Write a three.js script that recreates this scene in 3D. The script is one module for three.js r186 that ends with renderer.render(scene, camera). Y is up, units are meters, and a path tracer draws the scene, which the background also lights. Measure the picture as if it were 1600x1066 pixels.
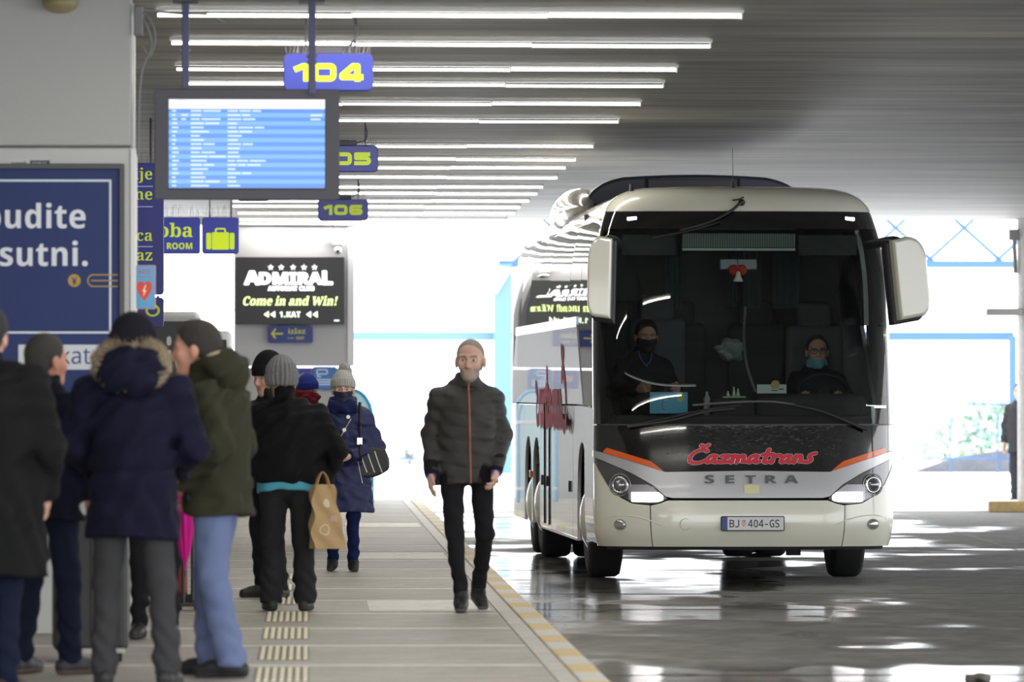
import * as THREE from 'three';
import { RectAreaLightUniformsLib } from 'three/addons/lights/RectAreaLightUniformsLib.js';
import { RoundedBoxGeometry } from 'three/addons/geometries/RoundedBoxGeometry.js';
import { mergeGeometries } from 'three/addons/utils/BufferGeometryUtils.js';
import { TextGeometry } from 'three/addons/geometries/TextGeometry.js';
import { FontLoader } from 'three/addons/loaders/FontLoader.js';

// ------------------------------------------------------------------ camera, sky, exposure
// A long lens (about 218 mm) at eye height; x runs across the platform, -z along it. The platform top is y = 0, the roadway lies lower.
const scene = new THREE.Scene();
const F = 10000, EYE = 1.44, ROAD = -0.18, CEIL = 3.79;
const camera = new THREE.PerspectiveCamera(2 * Math.atan(533 / F) * 180 / Math.PI, 1600 / 1066, 0.5, 600);
camera.rotation.order = 'YXZ';
camera.position.set(0, EYE, 0);
camera.rotation.set(Math.atan(79 / F), -Math.atan(318 / F), 0);
camera.focus = 53;
camera.userData.fStop = 4.5;
scene.add(camera);
const renderer = new THREE.WebGLRenderer({ antialias: true });
renderer.toneMapping = THREE.LinearToneMapping;
renderer.toneMappingExposure = 1.2;
renderer.shadowMap.enabled = true;
scene.background = new THREE.Color().setRGB(3.5, 3.6, 3.7);      // even overcast winter sky
RectAreaLightUniformsLib.init();
const TUBE_LIGHT = 62, TUBE_GLOW = 4;

// ------------------------------------------------------------------ helpers
const font = await new FontLoader().loadAsync('fonts/droid/droid_sans_bold.typeface.json');
let seed = 7;
const rnd = () => { seed = (seed * 1664525 + 1013904223) >>> 0; return seed / 4294967296; };
const X = (px, d) => (px - 482) * d / F;                 // metres across at distance d
const Y = (py, d) => EYE + (612 - py) * d / F;           // metres above the platform at distance d
const counts = {};
const numbered = (n) => { counts[n] = (counts[n] ?? -1) + 1; return counts[n] ? n + '_' + String(counts[n]).padStart(3, '0') : n; };
function mat(rgb, roughness = 0.6, extra = {}) {
  const m = new THREE.MeshPhysicalMaterial({ roughness, ...extra });
  m.color.setRGB(...rgb);
  return m;
}
function srgb(r, g, b) { return new THREE.Color().setRGB(r / 255, g / 255, b / 255, THREE.SRGBColorSpace).toArray(); }
function mesh(name, geo, m, parent) {
  const o = new THREE.Mesh(Array.isArray(geo) ? merge(geo) : geo, m);
  o.name = name; o.castShadow = o.receiveShadow = true;
  (parent ?? scene).add(o);
  return o;
}
function tag(o, label, category, group, kind) {
  o.name = numbered(o.name);
  o.userData = { label, category };
  if (group) o.userData.group = group;
  if (kind) o.userData.kind = kind;
  return o;
}
function thing(name, label, category, [x, y, z] = [0, 0, 0], turn = 0, group, kind) {
  const o = new THREE.Group(); o.name = name; scene.add(o);
  o.position.set(x, y, z); o.rotation.y = turn;
  return tag(o, label, category, group, kind);
}
function merge(list) {
  const colored = list.every((g) => g.attributes.color);
  return mergeGeometries(list.map((g) => {
    const n = g.index ? g.toNonIndexed() : g.clone();
    for (const k of Object.keys(n.attributes)) if (!['position', 'normal', 'uv'].includes(k) && !(k === 'color' && colored)) n.deleteAttribute(k);
    if (!n.attributes.uv) n.setAttribute('uv', new THREE.BufferAttribute(new Float32Array(n.attributes.position.count * 2), 2));
    return n;
  }));
}
// a box given by its bounds, uv in metres
function slab(x0, x1, y0, y1, z0, z1, r = 0) {
  const w = x1 - x0, h = y1 - y0, d = z1 - z0;
  const g = r ? new RoundedBoxGeometry(w, h, d, 2, r) : new THREE.BoxGeometry(w, h, d);
  g.translate((x0 + x1) / 2, (y0 + y1) / 2, (z0 + z1) / 2);
  const p = g.attributes.position, n = g.attributes.normal, uv = g.attributes.uv;
  for (let i = 0; i < p.count; i++) {
    const ax = Math.abs(n.getX(i)), ay = Math.abs(n.getY(i)), az = Math.abs(n.getZ(i));
    if (ay >= ax && ay >= az) uv.setXY(i, p.getX(i), -p.getZ(i));
    else if (ax >= az) uv.setXY(i, p.getZ(i), p.getY(i));
    else uv.setXY(i, p.getX(i), p.getY(i));
  }
  return g;
}
function bar(a, b, r, r2 = r, seg = 10) {
  const A = new THREE.Vector3(...a), B = new THREE.Vector3(...b), L = A.distanceTo(B);
  const g = new THREE.CylinderGeometry(r2, r, L, seg);
  g.applyQuaternion(new THREE.Quaternion().setFromUnitVectors(new THREE.Vector3(0, 1, 0), B.clone().sub(A).normalize()));
  g.translate((A.x + B.x) / 2, (A.y + B.y) / 2, (A.z + B.z) / 2);
  return g;
}
function beam(a, b, w, h) {            // a rectangular bar from a to b
  const A = new THREE.Vector3(...a), B = new THREE.Vector3(...b), L = A.distanceTo(B);
  const g = new THREE.BoxGeometry(w, h, L);
  const m = new THREE.Matrix4().lookAt(B, A, Math.abs(B.y - A.y) > 0.99 * L ? new THREE.Vector3(0, 0, 1) : new THREE.Vector3(0, 1, 0));
  g.applyMatrix4(m); g.translate((A.x + B.x) / 2, (A.y + B.y) / 2, (A.z + B.z) / 2);
  return g;
}
function tube(pts, r, seg = 40, rs = 8) { return new THREE.TubeGeometry(new THREE.CatmullRomCurve3(pts.map((p) => new THREE.Vector3(...p))), seg, r, rs); }
function rrect(w, h, r) {
  const s = new THREE.Shape(), a = w / 2, b = h / 2;
  s.moveTo(-a + r, -b); s.lineTo(a - r, -b); s.quadraticCurveTo(a, -b, a, -b + r); s.lineTo(a, b - r); s.quadraticCurveTo(a, b, a - r, b);
  s.lineTo(-a + r, b); s.quadraticCurveTo(-a, b, -a, b - r); s.lineTo(-a, -b + r); s.quadraticCurveTo(-a, -b, -a + r, -b);
  return s;
}
function board(w, h, r, depth, bevel = 0.006) {      // rounded board, centred, front face at z = 0
  const g = new THREE.ExtrudeGeometry(rrect(w - 2 * bevel, h - 2 * bevel, r), { depth: depth - 2 * bevel, bevelSize: bevel, bevelThickness: bevel, bevelSegments: 2, curveSegments: 6 });
  g.translate(0, 0, -depth + bevel);
  return g;
}
function face(w, h, r = 0.001) {                      // printed face with uv 0..1
  const g = new THREE.ShapeGeometry(rrect(w, h, r), 6), p = g.attributes.position, uv = g.attributes.uv;
  for (let i = 0; i < p.count; i++) uv.setXY(i, p.getX(i) / w + 0.5, p.getY(i) / h + 0.5);
  return g;
}
function print(w, h, draw) {                          // flat print as a canvas texture
  const c = document.createElement('canvas'); c.width = w; c.height = h;
  const x = c.getContext('2d'); draw(x, w, h);
  const t = new THREE.CanvasTexture(c); t.colorSpace = THREE.SRGBColorSpace; t.anisotropy = 8;
  return t;
}
// tiling value noise
function lattice(n, s) { let q = s; const a = new Float32Array(n * n); for (let i = 0; i < a.length; i++) { q = (q * 1103515245 + 12345) >>> 0; a[i] = ((q >>> 8) & 65535) / 65535; } return a; }
function noise2(n, s, ny = n) {
  const m = Math.max(n, ny), a = lattice(m, s), sm = (t) => t * t * (3 - 2 * t);
  return (u, v) => {
    const x = (u - Math.floor(u)) * n, y = (v - Math.floor(v)) * ny, i = Math.floor(x), j = Math.floor(y), fx = sm(x - i), fy = sm(y - j);
    const g = (p, q) => a[(p % n) + m * (q % ny)];
    return (g(i, j) * (1 - fx) + g(i + 1, j) * fx) * (1 - fy) + (g(i, j + 1) * (1 - fx) + g(i + 1, j + 1) * fx) * fy;
  };
}
function dataTex(w, h, fn, color = false) {
  const d = new Uint8Array(w * h * 4);
  for (let j = 0; j < h; j++) for (let i = 0; i < w; i++) {
    const c = fn(i / w, j / h), k = 4 * (i + w * j);
    d[k] = 255 * Math.min(1, Math.max(0, c[0])); d[k + 1] = 255 * Math.min(1, Math.max(0, c[1])); d[k + 2] = 255 * Math.min(1, Math.max(0, c[2])); d[k + 3] = 255;
  }
  const t = new THREE.DataTexture(d, w, h); t.wrapS = t.wrapT = THREE.RepeatWrapping; t.magFilter = THREE.LinearFilter; t.minFilter = THREE.LinearFilter;
  if (color) t.colorSpace = THREE.SRGBColorSpace;
  t.needsUpdate = true; return t;
}
function scaled(t, mx, my = mx) { const c = t.clone(); c.repeat.set(1 / mx, 1 / my); c.needsUpdate = true; return c; }
const nA = noise2(8, 11), nB = noise2(32, 23), nC = noise2(128, 37), nF = noise2(256, 51);
const concreteTex = dataTex(512, 512, (u, v) => { const k = 0.90 + 0.10 * (nA(u, v) - 0.5) + 0.09 * (nB(u, v) - 0.5) + 0.07 * (nC(u, v) - 0.5) + 0.08 * (nF(u, v) - 0.5); return [k, k * 0.99, k * 0.97]; }, true);
const grainTex = dataTex(256, 256, (u, v) => { const k = 0.5 + 0.5 * (nC(u, v) - 0.5) + 0.6 * (nF(u, v) - 0.5); return [k, k, k]; });

// ------------------------------------------------------------------ the hall
const sx1 = noise2(4, 3, 64), sx2 = noise2(8, 5, 256), sx3 = noise2(16, 9, 512);
const lightStreakTex = dataTex(256, 1024, (u, v) => { const k = 0.74 + 0.22 * (sx1(u, v) - 0.5) + 0.22 * (sx2(u, v) - 0.5) + 0.16 * (sx3(u, v) - 0.5); return [k, k * 0.985, k * 0.955]; }, true);  // streaks of grazing light on rippled panels, put into the colour
const streakBump = dataTex(256, 1024, (u, v) => { const k = 0.5 + 0.5 * (sx1(u, v) - 0.5) + 0.35 * (sx2(u, v) - 0.5); return [k, k, k]; });
const ceilMat = mat([0.56, 0.55, 0.525], 0.5, { map: scaled(lightStreakTex, 9, 40), bumpMap: scaled(streakBump, 9, 40), bumpScale: 0.003 });
const END = 87.5;
tag(mesh('ceiling', slab(-5, 16, CEIL, CEIL + 0.3, -END, -24), ceilMat), 'grey concrete ceiling with painted streaks of light over the bus station hall', 'ceiling', null, 'structure');
const wallMat = mat([0.6, 0.6, 0.58], 0.75, { map: scaled(concreteTex, 3), bumpMap: scaled(grainTex, 0.6), bumpScale: 0.002 });
tag(mesh('wall_left', slab(-5.2, -5, -0.2, CEIL, -END, -24), wallMat), 'pale plastered wall along the back of the platform', 'wall', null, 'structure');
for (let i = 0; i < 6; i++) tag(mesh('wall_column', new THREE.CylinderGeometry(0.3, 0.3, CEIL - ROAD, 24).translate(15.5, (CEIL + ROAD) / 2, -26 - i * 11), wallMat), 'round roof column in the open row beyond the bus lanes', 'column', 'columns of the open side', 'structure');

// wet roadway
const rA = noise2(6, 71, 10), rB = noise2(20, 73, 34), rC = noise2(60, 79, 120), rD = noise2(200, 83, 400);
const wet = (u, v) => { const k = 0.55 * rA(u, v) + 0.28 * rB(u, v) + 0.17 * rC(u, v); return Math.min(1, Math.max(0, (k - 0.50) / 0.12)); };
const roadColor = dataTex(1024, 2048, (u, v) => { const w = wet(u, v), k = 0.45 - 0.10 * w + 0.12 * (rC(u, v) - 0.5) + 0.10 * (rD(u, v) - 0.5) + 0.08 * (rA(u, v) - 0.5); return [k, k * 0.985, k * 0.945]; }, true);
const roadRough = dataTex(1024, 2048, (u, v) => { const w = wet(u, v), k = 0.72 - 0.60 * w + 0.10 * (rC(u, v) - 0.5); return [k, k, k]; });
const roadBump = dataTex(1024, 2048, (u, v) => { const w = wet(u, v), k = 0.5 + (0.35 * (rD(u, v) - 0.5) + 0.5 * (rC(u, v) - 0.5)) * (1 - 0.85 * w); return [k, k, k]; });
const roadMat = mat([1, 1, 1], 1, { map: scaled(roadColor, 18, 60), roughnessMap: scaled(roadRough, 18, 60), bumpMap: scaled(roadBump, 18, 60), bumpScale: 0.004 });
const road = tag(mesh('floor', slab(1.3, 16, ROAD - 0.2, ROAD, -86, -22), roadMat), 'wet dark concrete roadway the coach stands on', 'road', null, 'structure');
const seamMat = mat([0.03, 0.03, 0.03], 0.5);
for (const d of [36.5, 47.5, 51.2, 58, 66, 75]) mesh('expansion_joint', slab(1.5, 16, ROAD - 0.01, ROAD + 0.002, -d - 0.02, -d + 0.02), seamMat, road);
mesh('expansion_joint', beam([6.1, ROAD, -30], [7.9, ROAD, -86], 0.02, 0.004), seamMat, road);

// platform: slabs, pale cross strips, kerb stones, tactile ribs, painted panels
const plat = thing('floor', 'raised grey slab platform beside the wet roadway', 'platform', [0, 0, 0], 0, null, 'structure');
const base = mat([0.30, 0.29, 0.27], 0.8);
mesh('bed', slab(-5, 1.34, -0.4, -0.012, -86, -22), base, plat);
const slabMats = [0, 1, 2].map((i) => mat([[0.40, 0.385, 0.35], [0.43, 0.41, 0.375], [0.38, 0.365, 0.335]][i], 0.55, { map: scaled(concreteTex, 2.4 + i * 0.5), bumpMap: scaled(grainTex, 0.5), bumpScale: 0.001 }));
const stripMat = mat([0.76, 0.75, 0.72], 0.5, { map: scaled(concreteTex, 1.7) });
const edgeMat = mat([0.55, 0.54, 0.51], 0.55, { map: scaled(concreteTex, 2.2) });
for (let i = 0, d = 23.34; d < 85; d += 2.63, i++) {
  mesh('paving_slab', slab(-5, 1.236, -0.05, 0, -Math.min(86, d + 2.63 - 0.26), -d, 0.004), slabMats[i % 3], plat);
  if (d + 2.63 < 86) mesh('joint_strip', slab(-5, 1.236, -0.05, -0.003, -(d + 2.63), -(d + 2.63 - 0.255)), stripMat, plat);
}
for (let d = 22; d < 86; d += 4) mesh('edge_slab', slab(1.242, 1.345, -0.05, -0.001, -Math.min(86, d + 3.98), -d, 0.003), edgeMat, plat);
const kerbY = mat(srgb(228, 202, 142), 0.6, { map: scaled(concreteTex, 0.9) }), kerbW = mat([0.74, 0.73, 0.70], 0.6, { map: scaled(concreteTex, 0.9) });
for (let i = 0, d = 22; d < 86; d += 0.98, i++) mesh('kerb_stone', slab(1.352, 1.5, ROAD - 0.1, 0.004, -Math.min(86, d + 0.965), -d, 0.012), i % 2 ? kerbY : kerbW, plat);
const ribMat = mat(srgb(224, 216, 186), 0.6), tileMat = mat([0.22, 0.21, 0.19], 0.8);
for (const [d0, d1] of [[31.7, 33.3], [34.3, 36.1], [37.2, 38.9], [40, 41.7], [43.2, 44.7], [46.2, 47.6], [49, 50.3]]) {
  const t = mesh('tactile_tile', slab(-0.275, 0.005, -0.03, 0.003, -d1, -d0), tileMat, plat);
  for (let k = 0; k < 7; k++) mesh('tactile_rib', slab(-0.262 + k * 0.039, -0.24 + k * 0.039, 0, 0.010, -d1 + 0.03, -d0 - 0.03, 0.004), ribMat, t);
}
const paintMat = mat([0.80, 0.79, 0.75], 0.55, { map: scaled(concreteTex, 1.1) });
for (const [d0, d1] of [[42.05, 44.15], [55, 57.3], [67.9, 70]]) mesh('painted_panel', slab(0.40, 1.2, -0.01, 0.003, -d1, -d0), paintMat, plat);

// snow outside, the island by the far column
const snowMat = mat([0.86, 0.87, 0.89], 0.8, { bumpMap: scaled(grainTex, 3), bumpScale: 0.02 });
tag(mesh('floor', slab(-60, 80, ROAD - 0.3, ROAD + 0.01, -330, -86), snowMat), 'bright snow covered ground outside the far end of the hall', 'snow', null, 'structure');
tag(mesh('floor', slab(-60, 80, ROAD - 0.3, ROAD + 0.01, -22, 80), snowMat), 'unseen snow yard added around the viewer to bounce light into the hall', 'snow', null, 'structure');  // snow out of view, added to throw light onto front faces
tag(mesh('floor', slab(16, 80, ROAD - 0.3, ROAD + 0.01, -86, -22), snowMat), 'unseen snow yard added along the open right side to bounce light', 'snow', null, 'structure');  // unseen snow, added to bounce light up to the ceiling
const pillarMat = mat([0.74, 0.74, 0.74], 0.7, { map: scaled(concreteTex, 2) });
const isl = thing('kerb_island', 'low kerb island with yellow stones around the far column', 'kerb', [9.9, ROAD, -86.2]);
mesh('island_top', slab(-0.75, 2.4, 0, 0.13, -1.6, 0.5, 0.02), stripMat, isl);
for (let i = 0; i < 5; i++) mesh('kerb_stone', slab(-0.78 + i * 0.63, -0.17 + i * 0.63, 0, 0.15, 0.5, 0.62, 0.015), i % 2 ? kerbW : kerbY, isl);
const pil = thing('wall_pillar', 'white concrete column at the right end of the hall', 'column', [9.95, ROAD + 0.13, -86.9], 0, null, 'structure');
mesh('shaft', new THREE.CylinderGeometry(0.3, 0.3, CEIL - ROAD - 0.13, 28).translate(0, (CEIL - ROAD - 0.13) / 2, 0), pillarMat, pil);
mesh('bracket', [slab(-0.42, -0.28, 3.55, 3.7, -0.05, 0.1), bar([-0.35, 3.6, 0.05], [-0.33, 3.1, 0.05], 0.03)], mat([0.3, 0.3, 0.3], 0.5), pil);
mesh('bracket_lamp', slab(-0.75, -0.25, 2.52, 2.62, 0, 0.25, 0.03), mat([0.5, 0.5, 0.48], 0.4), pil);

// ------------------------------------------------------------------ fluorescent rows
const housingMat = mat([0.8, 0.8, 0.78], 0.5), glowMat = mat([0.9, 0.9, 0.9], 0.5, { emissive: new THREE.Color().setRGB(1, 0.98, 0.93), emissiveIntensity: TUBE_GLOW });
const diffuserGeo = new THREE.CylinderGeometry(0.011, 0.011, 1.19, 10).rotateZ(Math.PI / 2);
const capGeo = slab(-0.005, 0.005, -0.013, 0.026, -0.014, 0.014);
const housingGeo = slab(-1.81, 1.81, 0.024, 0.042, -0.04, 0.04);
const rows = [39.3, 42.6, 45.9, 48.2, 51.4, 54.6, 60.3, 63.6, 66.1, 69, 72.3, 74.6, 77.6, 80, 82.9, 86.2];
for (let d = 36.2; d > 26; d -= 3.15) rows.push(d);
const ordinal = ['first', 'second', 'third', 'fourth', 'fifth', 'sixth', 'seventh', 'eighth', 'ninth', 'tenth', 'eleventh', 'twelfth', 'thirteenth', 'fourteenth', 'fifteenth', 'sixteenth'];
rows.forEach((d, i) => {
  const label = i < 16 ? ordinal[i] + ' white tube light row in view, counted from the top of the picture' : 'white tube light row on the ceiling nearer than the picture shows';
  const t = thing('ceiling_light', label, 'light', [0.87 + 0.02 * Math.sin(i * 2.3), CEIL - 0.042, -d], 0.045, i < 16 ? 'tube light rows' : 'tube light rows nearer than the picture');
  mesh('housing', housingGeo, housingMat, t);
  for (let k = -1; k < 2; k++) {
    const g = mesh('light_tube', diffuserGeo, glowMat, t); g.position.set(k * 1.2, 0.002 + 0.004 * Math.sin(i * 3.1 + k * 1.7), 0);
    const c = mesh('end_cap', capGeo, housingMat, t); c.position.set(k * 1.2 + 0.6, 0, 0);
  }
  const l = new THREE.RectAreaLight(0xfffaf0, TUBE_LIGHT, 3.6, 0.05);
  l.position.set(0, -0.02, 0); l.rotation.x = -Math.PI / 2; t.add(l); l.name = 'tube_glow';
});

// ------------------------------------------------------------------ near column with the poster
const CD = 38;
const colm = thing('poster_column', 'broad white column carrying a blue poster behind the waiting people', 'column', [X(205, CD), 0, -CD]);
const colMat = mat([0.46, 0.46, 0.445], 0.7, { bumpMap: scaled(grainTex, 0.5), bumpScale: 0.0015 });
mesh('shaft', slab(-1.45, 0, Y(230, CD) + 0.006, CEIL, -1.0, 0, 0.012), colMat, colm);
mesh('lower_cladding', slab(-1.47, 0.012, 0, Y(230, CD) - 0.006, -1.0, 0.012, 0.012), mat([0.54, 0.54, 0.525], 0.5), colm);
mesh('joint', slab(-1.44, -0.01, Y(230, CD) - 0.01, Y(230, CD) + 0.01, -0.99, -0.012), mat([0.12, 0.12, 0.12], 0.8), colm);
mesh('corner_rail', slab(-0.004, 0.03, 0, Y(230, CD) - 0.01, -0.03, 0.026, 0.006), mat([0.75, 0.75, 0.74], 0.35), colm);
// poster: 1.2 m wide print in a dark frame
const pT = Y(264, CD), pR = X(188, CD) - X(205, CD), pW = 1.2, pH = 1.75, pxm = F / CD;
const posterTex = print(1024, 1494, (c, w, h) => {
  const k = w / pW / pxm, ox = w - 188 * k, oy = -264 * k;       // picture pixels to print pixels
  const q = (x) => ox + x * k, r = (y) => oy + y * k;
  c.fillStyle = '#1d3068'; c.fillRect(0, 0, w, h);
  c.strokeStyle = '#dfe3ea'; c.lineWidth = 3.5 * k; c.strokeRect(q(-140), r(283), (173 + 140) * k, (520 - 283) * k);
  c.fillStyle = '#e9ecf1'; c.font = 'bold ' + 52 * k + 'px sans-serif'; c.textAlign = 'right';
  c.fillText('budite', q(137), r(357)); c.fillText('prisutni.', q(141), r(416));
  c.strokeStyle = '#b89a4a'; c.fillStyle = '#b89a4a'; c.lineWidth = 2 * k;
  c.beginPath(); c.arc(q(117), r(439), 10 * k, 0, 7); c.fill();
  c.fillStyle = '#1d3068'; c.font = 'bold ' + 15 * k + 'px sans-serif'; c.textAlign = 'center'; c.fillText('¥', q(117), r(445));
  for (const y of [430, 439, 448]) { c.beginPath(); c.moveTo(q(143), r(y)); c.lineTo(q(185), r(y)); c.stroke(); }
  c.beginPath(); c.ellipse(q(147), r(439), 9 * k, 9 * k, 0, 1.6, 4.7); c.stroke();
  c.fillStyle = '#d9dce2'; c.fillRect(q(30), r(539), (157 - 30) * k, (578 - 539) * k);
  c.fillStyle = '#3d4a80'; c.font = 36 * k + 'px sans-serif'; c.textAlign = 'right'; c.fillText('plakat.', q(152), r(569));
});
const frm = mesh('poster_frame', new THREE.ExtrudeGeometry((() => { const s = rrect(pW + 0.05, pH + 0.05, 0.01); s.holes.push(rrect(pW, pH, 0.005)); return s; })(), { depth: 0.03, bevelSize: 0.003, bevelThickness: 0.003, bevelSegments: 1 }), mat([0.06, 0.06, 0.07], 0.4), colm);
frm.position.set(pR - pW / 2, pT - pH / 2, 0.012);
const pst = mesh('poster', face(pW, pH), mat([1, 1, 1], 0.6, { map: posterTex }), colm); pst.position.set(pR - pW / 2, pT - pH / 2, 0.022);
const capTex = print(512, 96, (c, w, h) => { c.fillStyle = '#c9c9c5'; c.fillRect(0, 0, w, h); c.fillStyle = '#222'; c.font = 'italic bold 62px sans-serif'; c.fillText('zagreb', 6, 66); c.fillRect(256, 10, 250, 74); c.fillStyle = '#bbb'; c.fillText('plakat', 270, 66); });
const cap = mesh('maker_plate', face(0.24, 0.045), mat([1, 1, 1], 0.4, { map: capTex }), colm); cap.position.set(X(48, CD) - X(205, CD), Y(256, CD), 0.0135);
mesh('ceiling_bell', new THREE.SphereGeometry(0.11, 20, 12).scale(1, 0.6, 1).translate(X(96, CD) - X(205, CD), CEIL - 0.05, 0.12), mat(srgb(150, 138, 100), 0.4), colm);
const cab = tag(mesh('cable_bundle', [tube([[0.02, 3.55, 0], [0.06, 3.5, 0.02], [0.10, 3.36, 0.02], [0.05, 3.24, 0.02], [0.03, 3.1, 0.0], [0.022, 2.7, 0]], 0.008), tube([[0.0, 3.6, 0], [0.09, 3.52, 0.02], [0.12, 3.42, 0.0], [0.09, 3.30, 0.02], [0.04, 3.36, 0.02]], 0.007), tube([[0.02, 3.58, 0], [0.22, 3.58, -0.4], [0.4, 3.62, -1.2], [0.50, 3.64, -2.4]], 0.008), slab(-0.005, 0.05, 3.42, 3.6, -0.06, 0.03, 0.01)], mat([0.20, 0.20, 0.20], 0.6)), 'loose cables and small box at the top corner of the column', 'cable');
cab.position.set(X(207, CD) + 0.014, 0.13, -CD);
// flag sign with a heart on the column edge
const aedTex = print(256, 512, (c, w, h) => {
  c.fillStyle = '#57a9d6'; c.fillRect(0, 0, w, h); c.strokeStyle = '#c06a70'; c.lineWidth = 10; c.strokeRect(4, 4, w - 8, h - 8);
  c.fillStyle = '#c0587a'; c.font = 'bold 78px sans-serif'; c.textAlign = 'center'; c.fillText('AED', w / 2, 100); c.fillRect(30, 128, w - 60, 8);
  c.fillStyle = '#e04a36'; c.beginPath(); c.moveTo(128, 420); c.bezierCurveTo(10, 300, 20, 185, 85, 185); c.bezierCurveTo(115, 185, 128, 210, 128, 225); c.bezierCurveTo(128, 210, 141, 185, 171, 185); c.bezierCurveTo(236, 185, 246, 300, 128, 420); c.fill();
  c.fillStyle = '#fff2c8'; c.beginPath(); c.moveTo(140, 230); c.lineTo(104, 310); c.lineTo(126, 310); c.lineTo(112, 375); c.lineTo(152, 292); c.lineTo(130, 292); c.lineTo(150, 230); c.fill();
  c.fillStyle = '#c0587a'; c.fillRect(112, 450, 34, 10);
});
const aed = thing('flag_sign', 'small light blue sign with red heart sticking out from the column', 'sign', [X(226, 38.7), Y(449, 38.7), -38.7]);
mesh('sign_plate', board(0.135, 0.264, 0.004, 0.012, 0.002), mat([0.75, 0.72, 0.7], 0.4), aed);
mesh('sign_print', face(0.131, 0.26), mat([1, 1, 1], 0.35, { map: aedTex }), aed).position.z = 0.001;
mesh('mounting_bracket', slab(-0.09, -0.05, -0.1, 0.1, -0.012, 0), mat([0.6, 0.6, 0.6], 0.4), aed);

// ------------------------------------------------------------------ hanging signs
const blueBox = mat(srgb(52, 56, 140), 0.4), darkMetal = mat([0.06, 0.06, 0.075], 0.45), greyMetal = mat([0.35, 0.35, 0.37], 0.4, { metalness: 0.6 });
const YEL = '#d3ec22', BLU = '#343c96';
function spikes(w, n, h, z = -0.05) { const l = []; for (let i = 0; i < n; i++) { const x = -w / 2 + w * (i + 0.5) / n; l.push(bar([x, 0, z], [x + (rnd() - 0.5) * 0.06, h * (0.7 + 0.5 * rnd()), z + (rnd() - 0.5) * 0.05], 0.0022, 0.0012, 4)); } return merge(l); }
function wideDigits(c, text, x, y, h, w, gap, lw) {      // wide squared numerals
  c.lineWidth = lw; c.lineJoin = 'round'; c.lineCap = 'butt';
  for (const ch of text) {
    const a = lw / 2, L = x + a, R = x + w - a, T = y + a, B = y + h - a, M = (T + B) / 2, r = h * 0.2;
    c.beginPath();
    if (ch === '1') { c.moveTo(x, y + h * 0.36); c.lineTo(x + w * 0.38, T); c.lineTo(x + w * 0.5, T); c.moveTo(x + w * 0.5, y); c.lineTo(x + w * 0.5, y + h); c.stroke(); x += w * 0.5 + lw / 2 + gap; continue; }
    if (ch === '0') { c.moveTo(L + r, T); c.lineTo(R - r, T); c.quadraticCurveTo(R, T, R, T + r); c.lineTo(R, B - r); c.quadraticCurveTo(R, B, R - r, B); c.lineTo(L + r, B); c.quadraticCurveTo(L, B, L, B - r); c.lineTo(L, T + r); c.quadraticCurveTo(L, T, L + r, T); }
    if (ch === '4') { c.moveTo(R - w * 0.12, y + h); c.lineTo(R - w * 0.12, T); c.lineTo(R - w * 0.3, T); c.lineTo(L, y + h * 0.66); c.lineTo(L, y + h * 0.76); c.lineTo(x + w, y + h * 0.76); }
    if (ch === '5') { c.moveTo(x + w * 0.95, T); c.lineTo(L, T); c.lineTo(L, M - a * 0.3); c.lineTo(R - r, M - a * 0.3); c.quadraticCurveTo(R, M, R, M + r); c.lineTo(R, B - r); c.quadraticCurveTo(R, B, R - r, B); c.lineTo(x, B); }
    if (ch === '6') { c.moveTo(x + w * 0.95, T); c.lineTo(L + r, T); c.quadraticCurveTo(L, T, L, T + r); c.lineTo(L, B - r); c.quadraticCurveTo(L, B, L + r, B); c.lineTo(R - r, B); c.quadraticCurveTo(R, B, R, B - r); c.lineTo(R, M + r); c.quadraticCurveTo(R, M, R - r, M); c.lineTo(L, M); }
    c.stroke(); x += w + gap;
  }
}
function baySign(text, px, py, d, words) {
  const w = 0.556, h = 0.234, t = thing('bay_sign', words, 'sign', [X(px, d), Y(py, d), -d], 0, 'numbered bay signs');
  mesh('sign_box', board(w, h, 0.035, 0.14, 0.01), blueBox, t);
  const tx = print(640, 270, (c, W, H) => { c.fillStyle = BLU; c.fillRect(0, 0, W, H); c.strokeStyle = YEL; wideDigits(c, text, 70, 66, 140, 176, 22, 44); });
  mesh('sign_print', face(w - 0.016, h - 0.016, 0.032), mat([1, 1, 1], 0.3, { map: tx, emissiveMap: tx, emissive: new THREE.Color(1, 1, 1), emissiveIntensity: 0.1 }), t).position.z = 0.0015;  // print emits a little of its own colour
  const up = CEIL - Y(py, d);
  mesh('hanger_rod', [bar([-0.14, h / 2 - 0.01, -0.07], [-0.14, up, -0.07], 0.006)], darkMetal, t);
  mesh('hanger_rod', [bar([0.165, h / 2 - 0.01, -0.07], [0.165, up, -0.07], 0.006), tube([[0.165, up - 0.02, -0.07], [0.18, up - 0.09, -0.07], [0.17, up - 0.15, -0.07], [0.1, h / 2 + 0.03, -0.07], [0.0, h / 2 + 0.02, -0.07]], 0.006)], darkMetal, t);
  mesh('gear_box', slab(-0.09, 0.09, h / 2 - 0.004, h / 2 + 0.045, -0.12, -0.03, 0.008), darkMetal, t);
  mesh('bird_spikes', spikes(w * 0.95, 44, 0.075).translate(0, h / 2, 0), greyMetal, t).userData.kind = 'stuff';
}
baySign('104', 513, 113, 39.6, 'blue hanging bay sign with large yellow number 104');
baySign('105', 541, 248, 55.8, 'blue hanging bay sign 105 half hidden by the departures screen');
baySign('106', 536, 328, 70.8, 'smallest farthest blue hanging bay sign numbered 106');

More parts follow.
